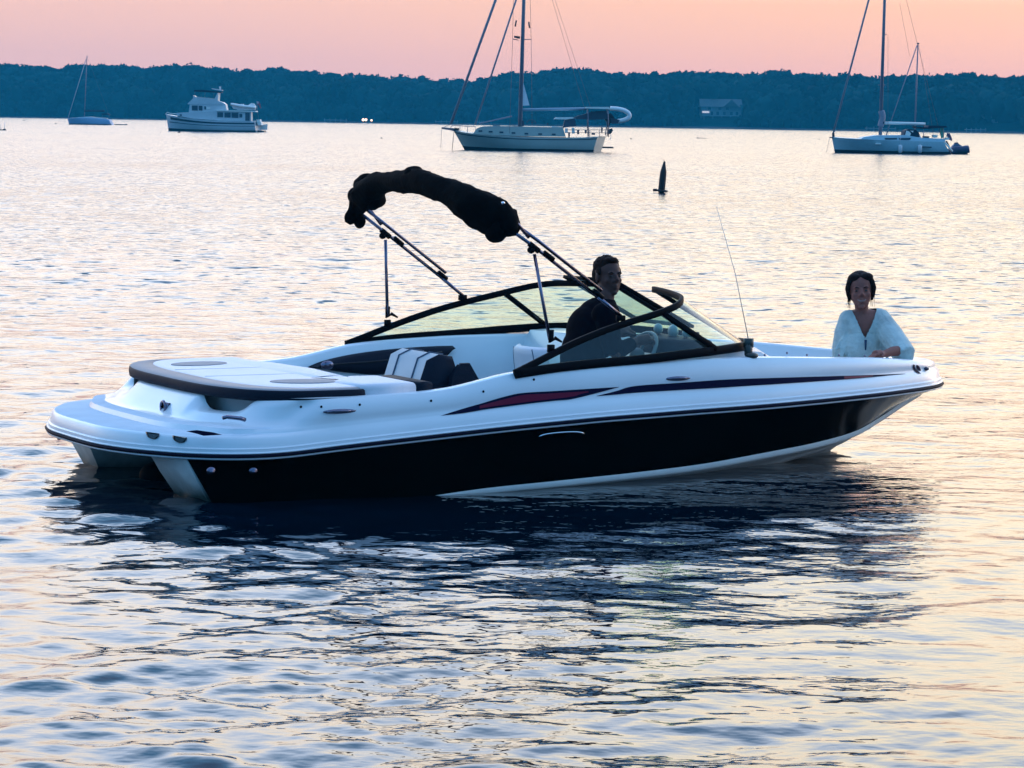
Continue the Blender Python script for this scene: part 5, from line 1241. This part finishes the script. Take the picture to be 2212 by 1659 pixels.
T.prism([X5(*p) for p in [(1410, 1560), (1580, 1555), (1570, 1578), (1420, 1578)]], -.4, .4, tub, 'floor')
T.prism([X5(*p) for p in [(1405, 1510), (1440, 1475), (1460, 1460), (1490, 1470), (1530, 1500), (1520, 1525), (1430, 1535)]], -.3, .3, mat('blue_grey_cover', (.10, .15, .25), .7), 'cover')
T.prism([X5(*p) for p in [(1440, 1470), (1450, 1455), (1475, 1452), (1490, 1472), (1470, 1476)]], -.2, .2, dk, 'outboard_motor')
# second mast: a boat lying behind the white sloop
S = Far('sailboat', 'sailboat hidden behind the farthest right sailboat, only its mast and stays clear', 1968, 316, 'sailboat')
S.hull([(1912, 297), (1940, 298), (1980, 299), (2016, 300)], [(1917, 314), (1945, 315), (1980, 316), (2018, 316)], 2.8, wh, .1, .7)
S.line((1975.5, 300), (1983, 95), .085, spar, 'mast', r2=.07); S.line((1980.5, 93.5), (1986, 93.8), .06, dk, 'masthead'); S.line((1913, 296), (1981, 98), .055, sparl, 'furled_genoa'); S.line((1985, 97), (2018, 299), .012, wire, 'backstay')
S.prism([(1940, 299), (1945, 293), (1985, 293), (1990, 300)], -.8, .8, wh, 'coachroof')

# ------------------------------------------------------------------ buoys
S = Far('channel_buoy', 'dark leaning can buoy with a float collar in open water', 1431, 419, 'buoy', None)
X6 = lambda zx, zy: ((2500 + zx * .15672) / 1.8228, (560 + zy * .15672) / 1.8228)
a = S.P(*X6(742, 475)); b = S.P(*X6(660, 1290)); ax = (a - b).normalized(); Lb = (a - b).length
bm_ = mat('rusty_dark_red', (.012, .003, .003), .6, var=.4)
mb = MB(); prof = [(-.25, .07), (.0, .075), (.02, .085), (.06, .10), (.12, .108), (.40, .108), (.55, .104), (.68, .098), (.78, .075), (.90, .045), (.96, .036), (.99, .022), (1.0, .0)]
e1 = ax.cross(Vector((0, 1, 0))).normalized(); e2 = ax.cross(e1)
mb.loft([[b + ax * (t * Lb) + (e1 * math.cos(q) + e2 * math.sin(q)) * r for q in np.linspace(0, 2 * math.pi, 21)[:-1]] for t, r in prof], True, True, False); mb.build('body', bm_, S.e)
mb = MB(); mb.loft([[b + ax * (t * Lb) + (e1 * math.cos(q) + e2 * math.sin(q)) * r for q in np.linspace(0, 2 * math.pi, 21)[:-1]] for t, r in ((.055, .13), (.06, .19), (.085, .205), (.115, .19), (.12, .13))], True, True, True); mb.build('collar', bm_, S.e)
mb = MB(); c = S.P(*X6(505, 1200)); mb.box(c, (.12, .16, .08), ry=-.05); mb.build('lifting_lug', bm_, S.e)
mb = MB(); mb.tube([a, a + Vector((-.05, 0, .07))], [.006, .003], 5); mb.build('spike', bm_, S.e)
spots = [(52, 261.3, 'far dark mooring buoy left of the pale blue sailboat'), (120.6, 268, 'dark mooring buoy just ahead of the pale blue sailboat'), (347, 287, 'tiny mooring buoy ahead of the trawler yacht stem'), (387, 287.4, 'round mooring buoy close under the trawler yacht bow'),
         (824.3, 300, 'lone dark mooring buoy in open water left of the grey green sailboat'), (1363, 301.2, 'dark mooring buoy just right of the grey green sailboat stern'), (1507, 299.3, 'reddish mooring buoy with a trailing pickup line'), (1574, 300, 'faint tiny mooring buoy right of the reddish one'),
         (1770, 302.2, 'small mooring buoy just left of the right hand sailboat'), (2075, 301.5, 'faint pale mooring buoy right of the right hand sailboat')]
by = mat('dark_buoy_plastic', (.012, .008, .014), .5); brd = mat('red_buoy_plastic', (.09, .015, .02), .5); bpl = mat('faded_buoy_plastic', (.30, .26, .20), .6)
rad_ = [4, 4, 3, 6.5, 4.6, 4.2, 4.4, 2.2, 3.6, 3.2]
for (px, py, lab), rp in zip(spots, rad_):
    T = Far('mooring_buoy', lab, px, py, 'buoy', 'mooring buoys'); r = rp * T.k * .5
    m_ = brd if 'red' in lab and 'right of' not in lab else bpl if 'faint' in lab else by
    q = MB(); q.ell((0, 0, r * .35), (r, r, r * .75), 10); q.build('float', m_, T.e); q = MB(); q.tube([(0, 0, r), (0, 0, r * 1.3), (r * .3, 0, r * 1.35), (r * .3, 0, r)], .03, 6); q.build('ring', by, T.e)
    if 'pickup' in lab: q = MB(); q.tube([(r, 0, .06), (r * 4, .3, .05), (r * 9, .2, .05)], .05, 6); q.build('pickup_line', by, T.e)

# ------------------------------------------------------------------ haze
mb = MB(); mb.box((0, 690, 39), (1200, 1400, 82)); hzo = mb.build('haze', None, None, False); hzo['kind'] = 'stuff'
hm = bpy.data.materials.new('sea_haze'); hm.use_nodes = True; hm.node_tree.nodes.clear()
o_ = hm.node_tree.nodes.new('ShaderNodeOutputMaterial'); pv = hm.node_tree.nodes.new('ShaderNodeVolumePrincipled')
pv.inputs['Color'].default_value = (.03, .48, .76, 1); pv.inputs['Density'].default_value = .00034; pv.inputs['Anisotropy'].default_value = 0
hm.node_tree.links.new(pv.outputs[0], o_.inputs['Volume']); hzo.data.materials.append(hm)
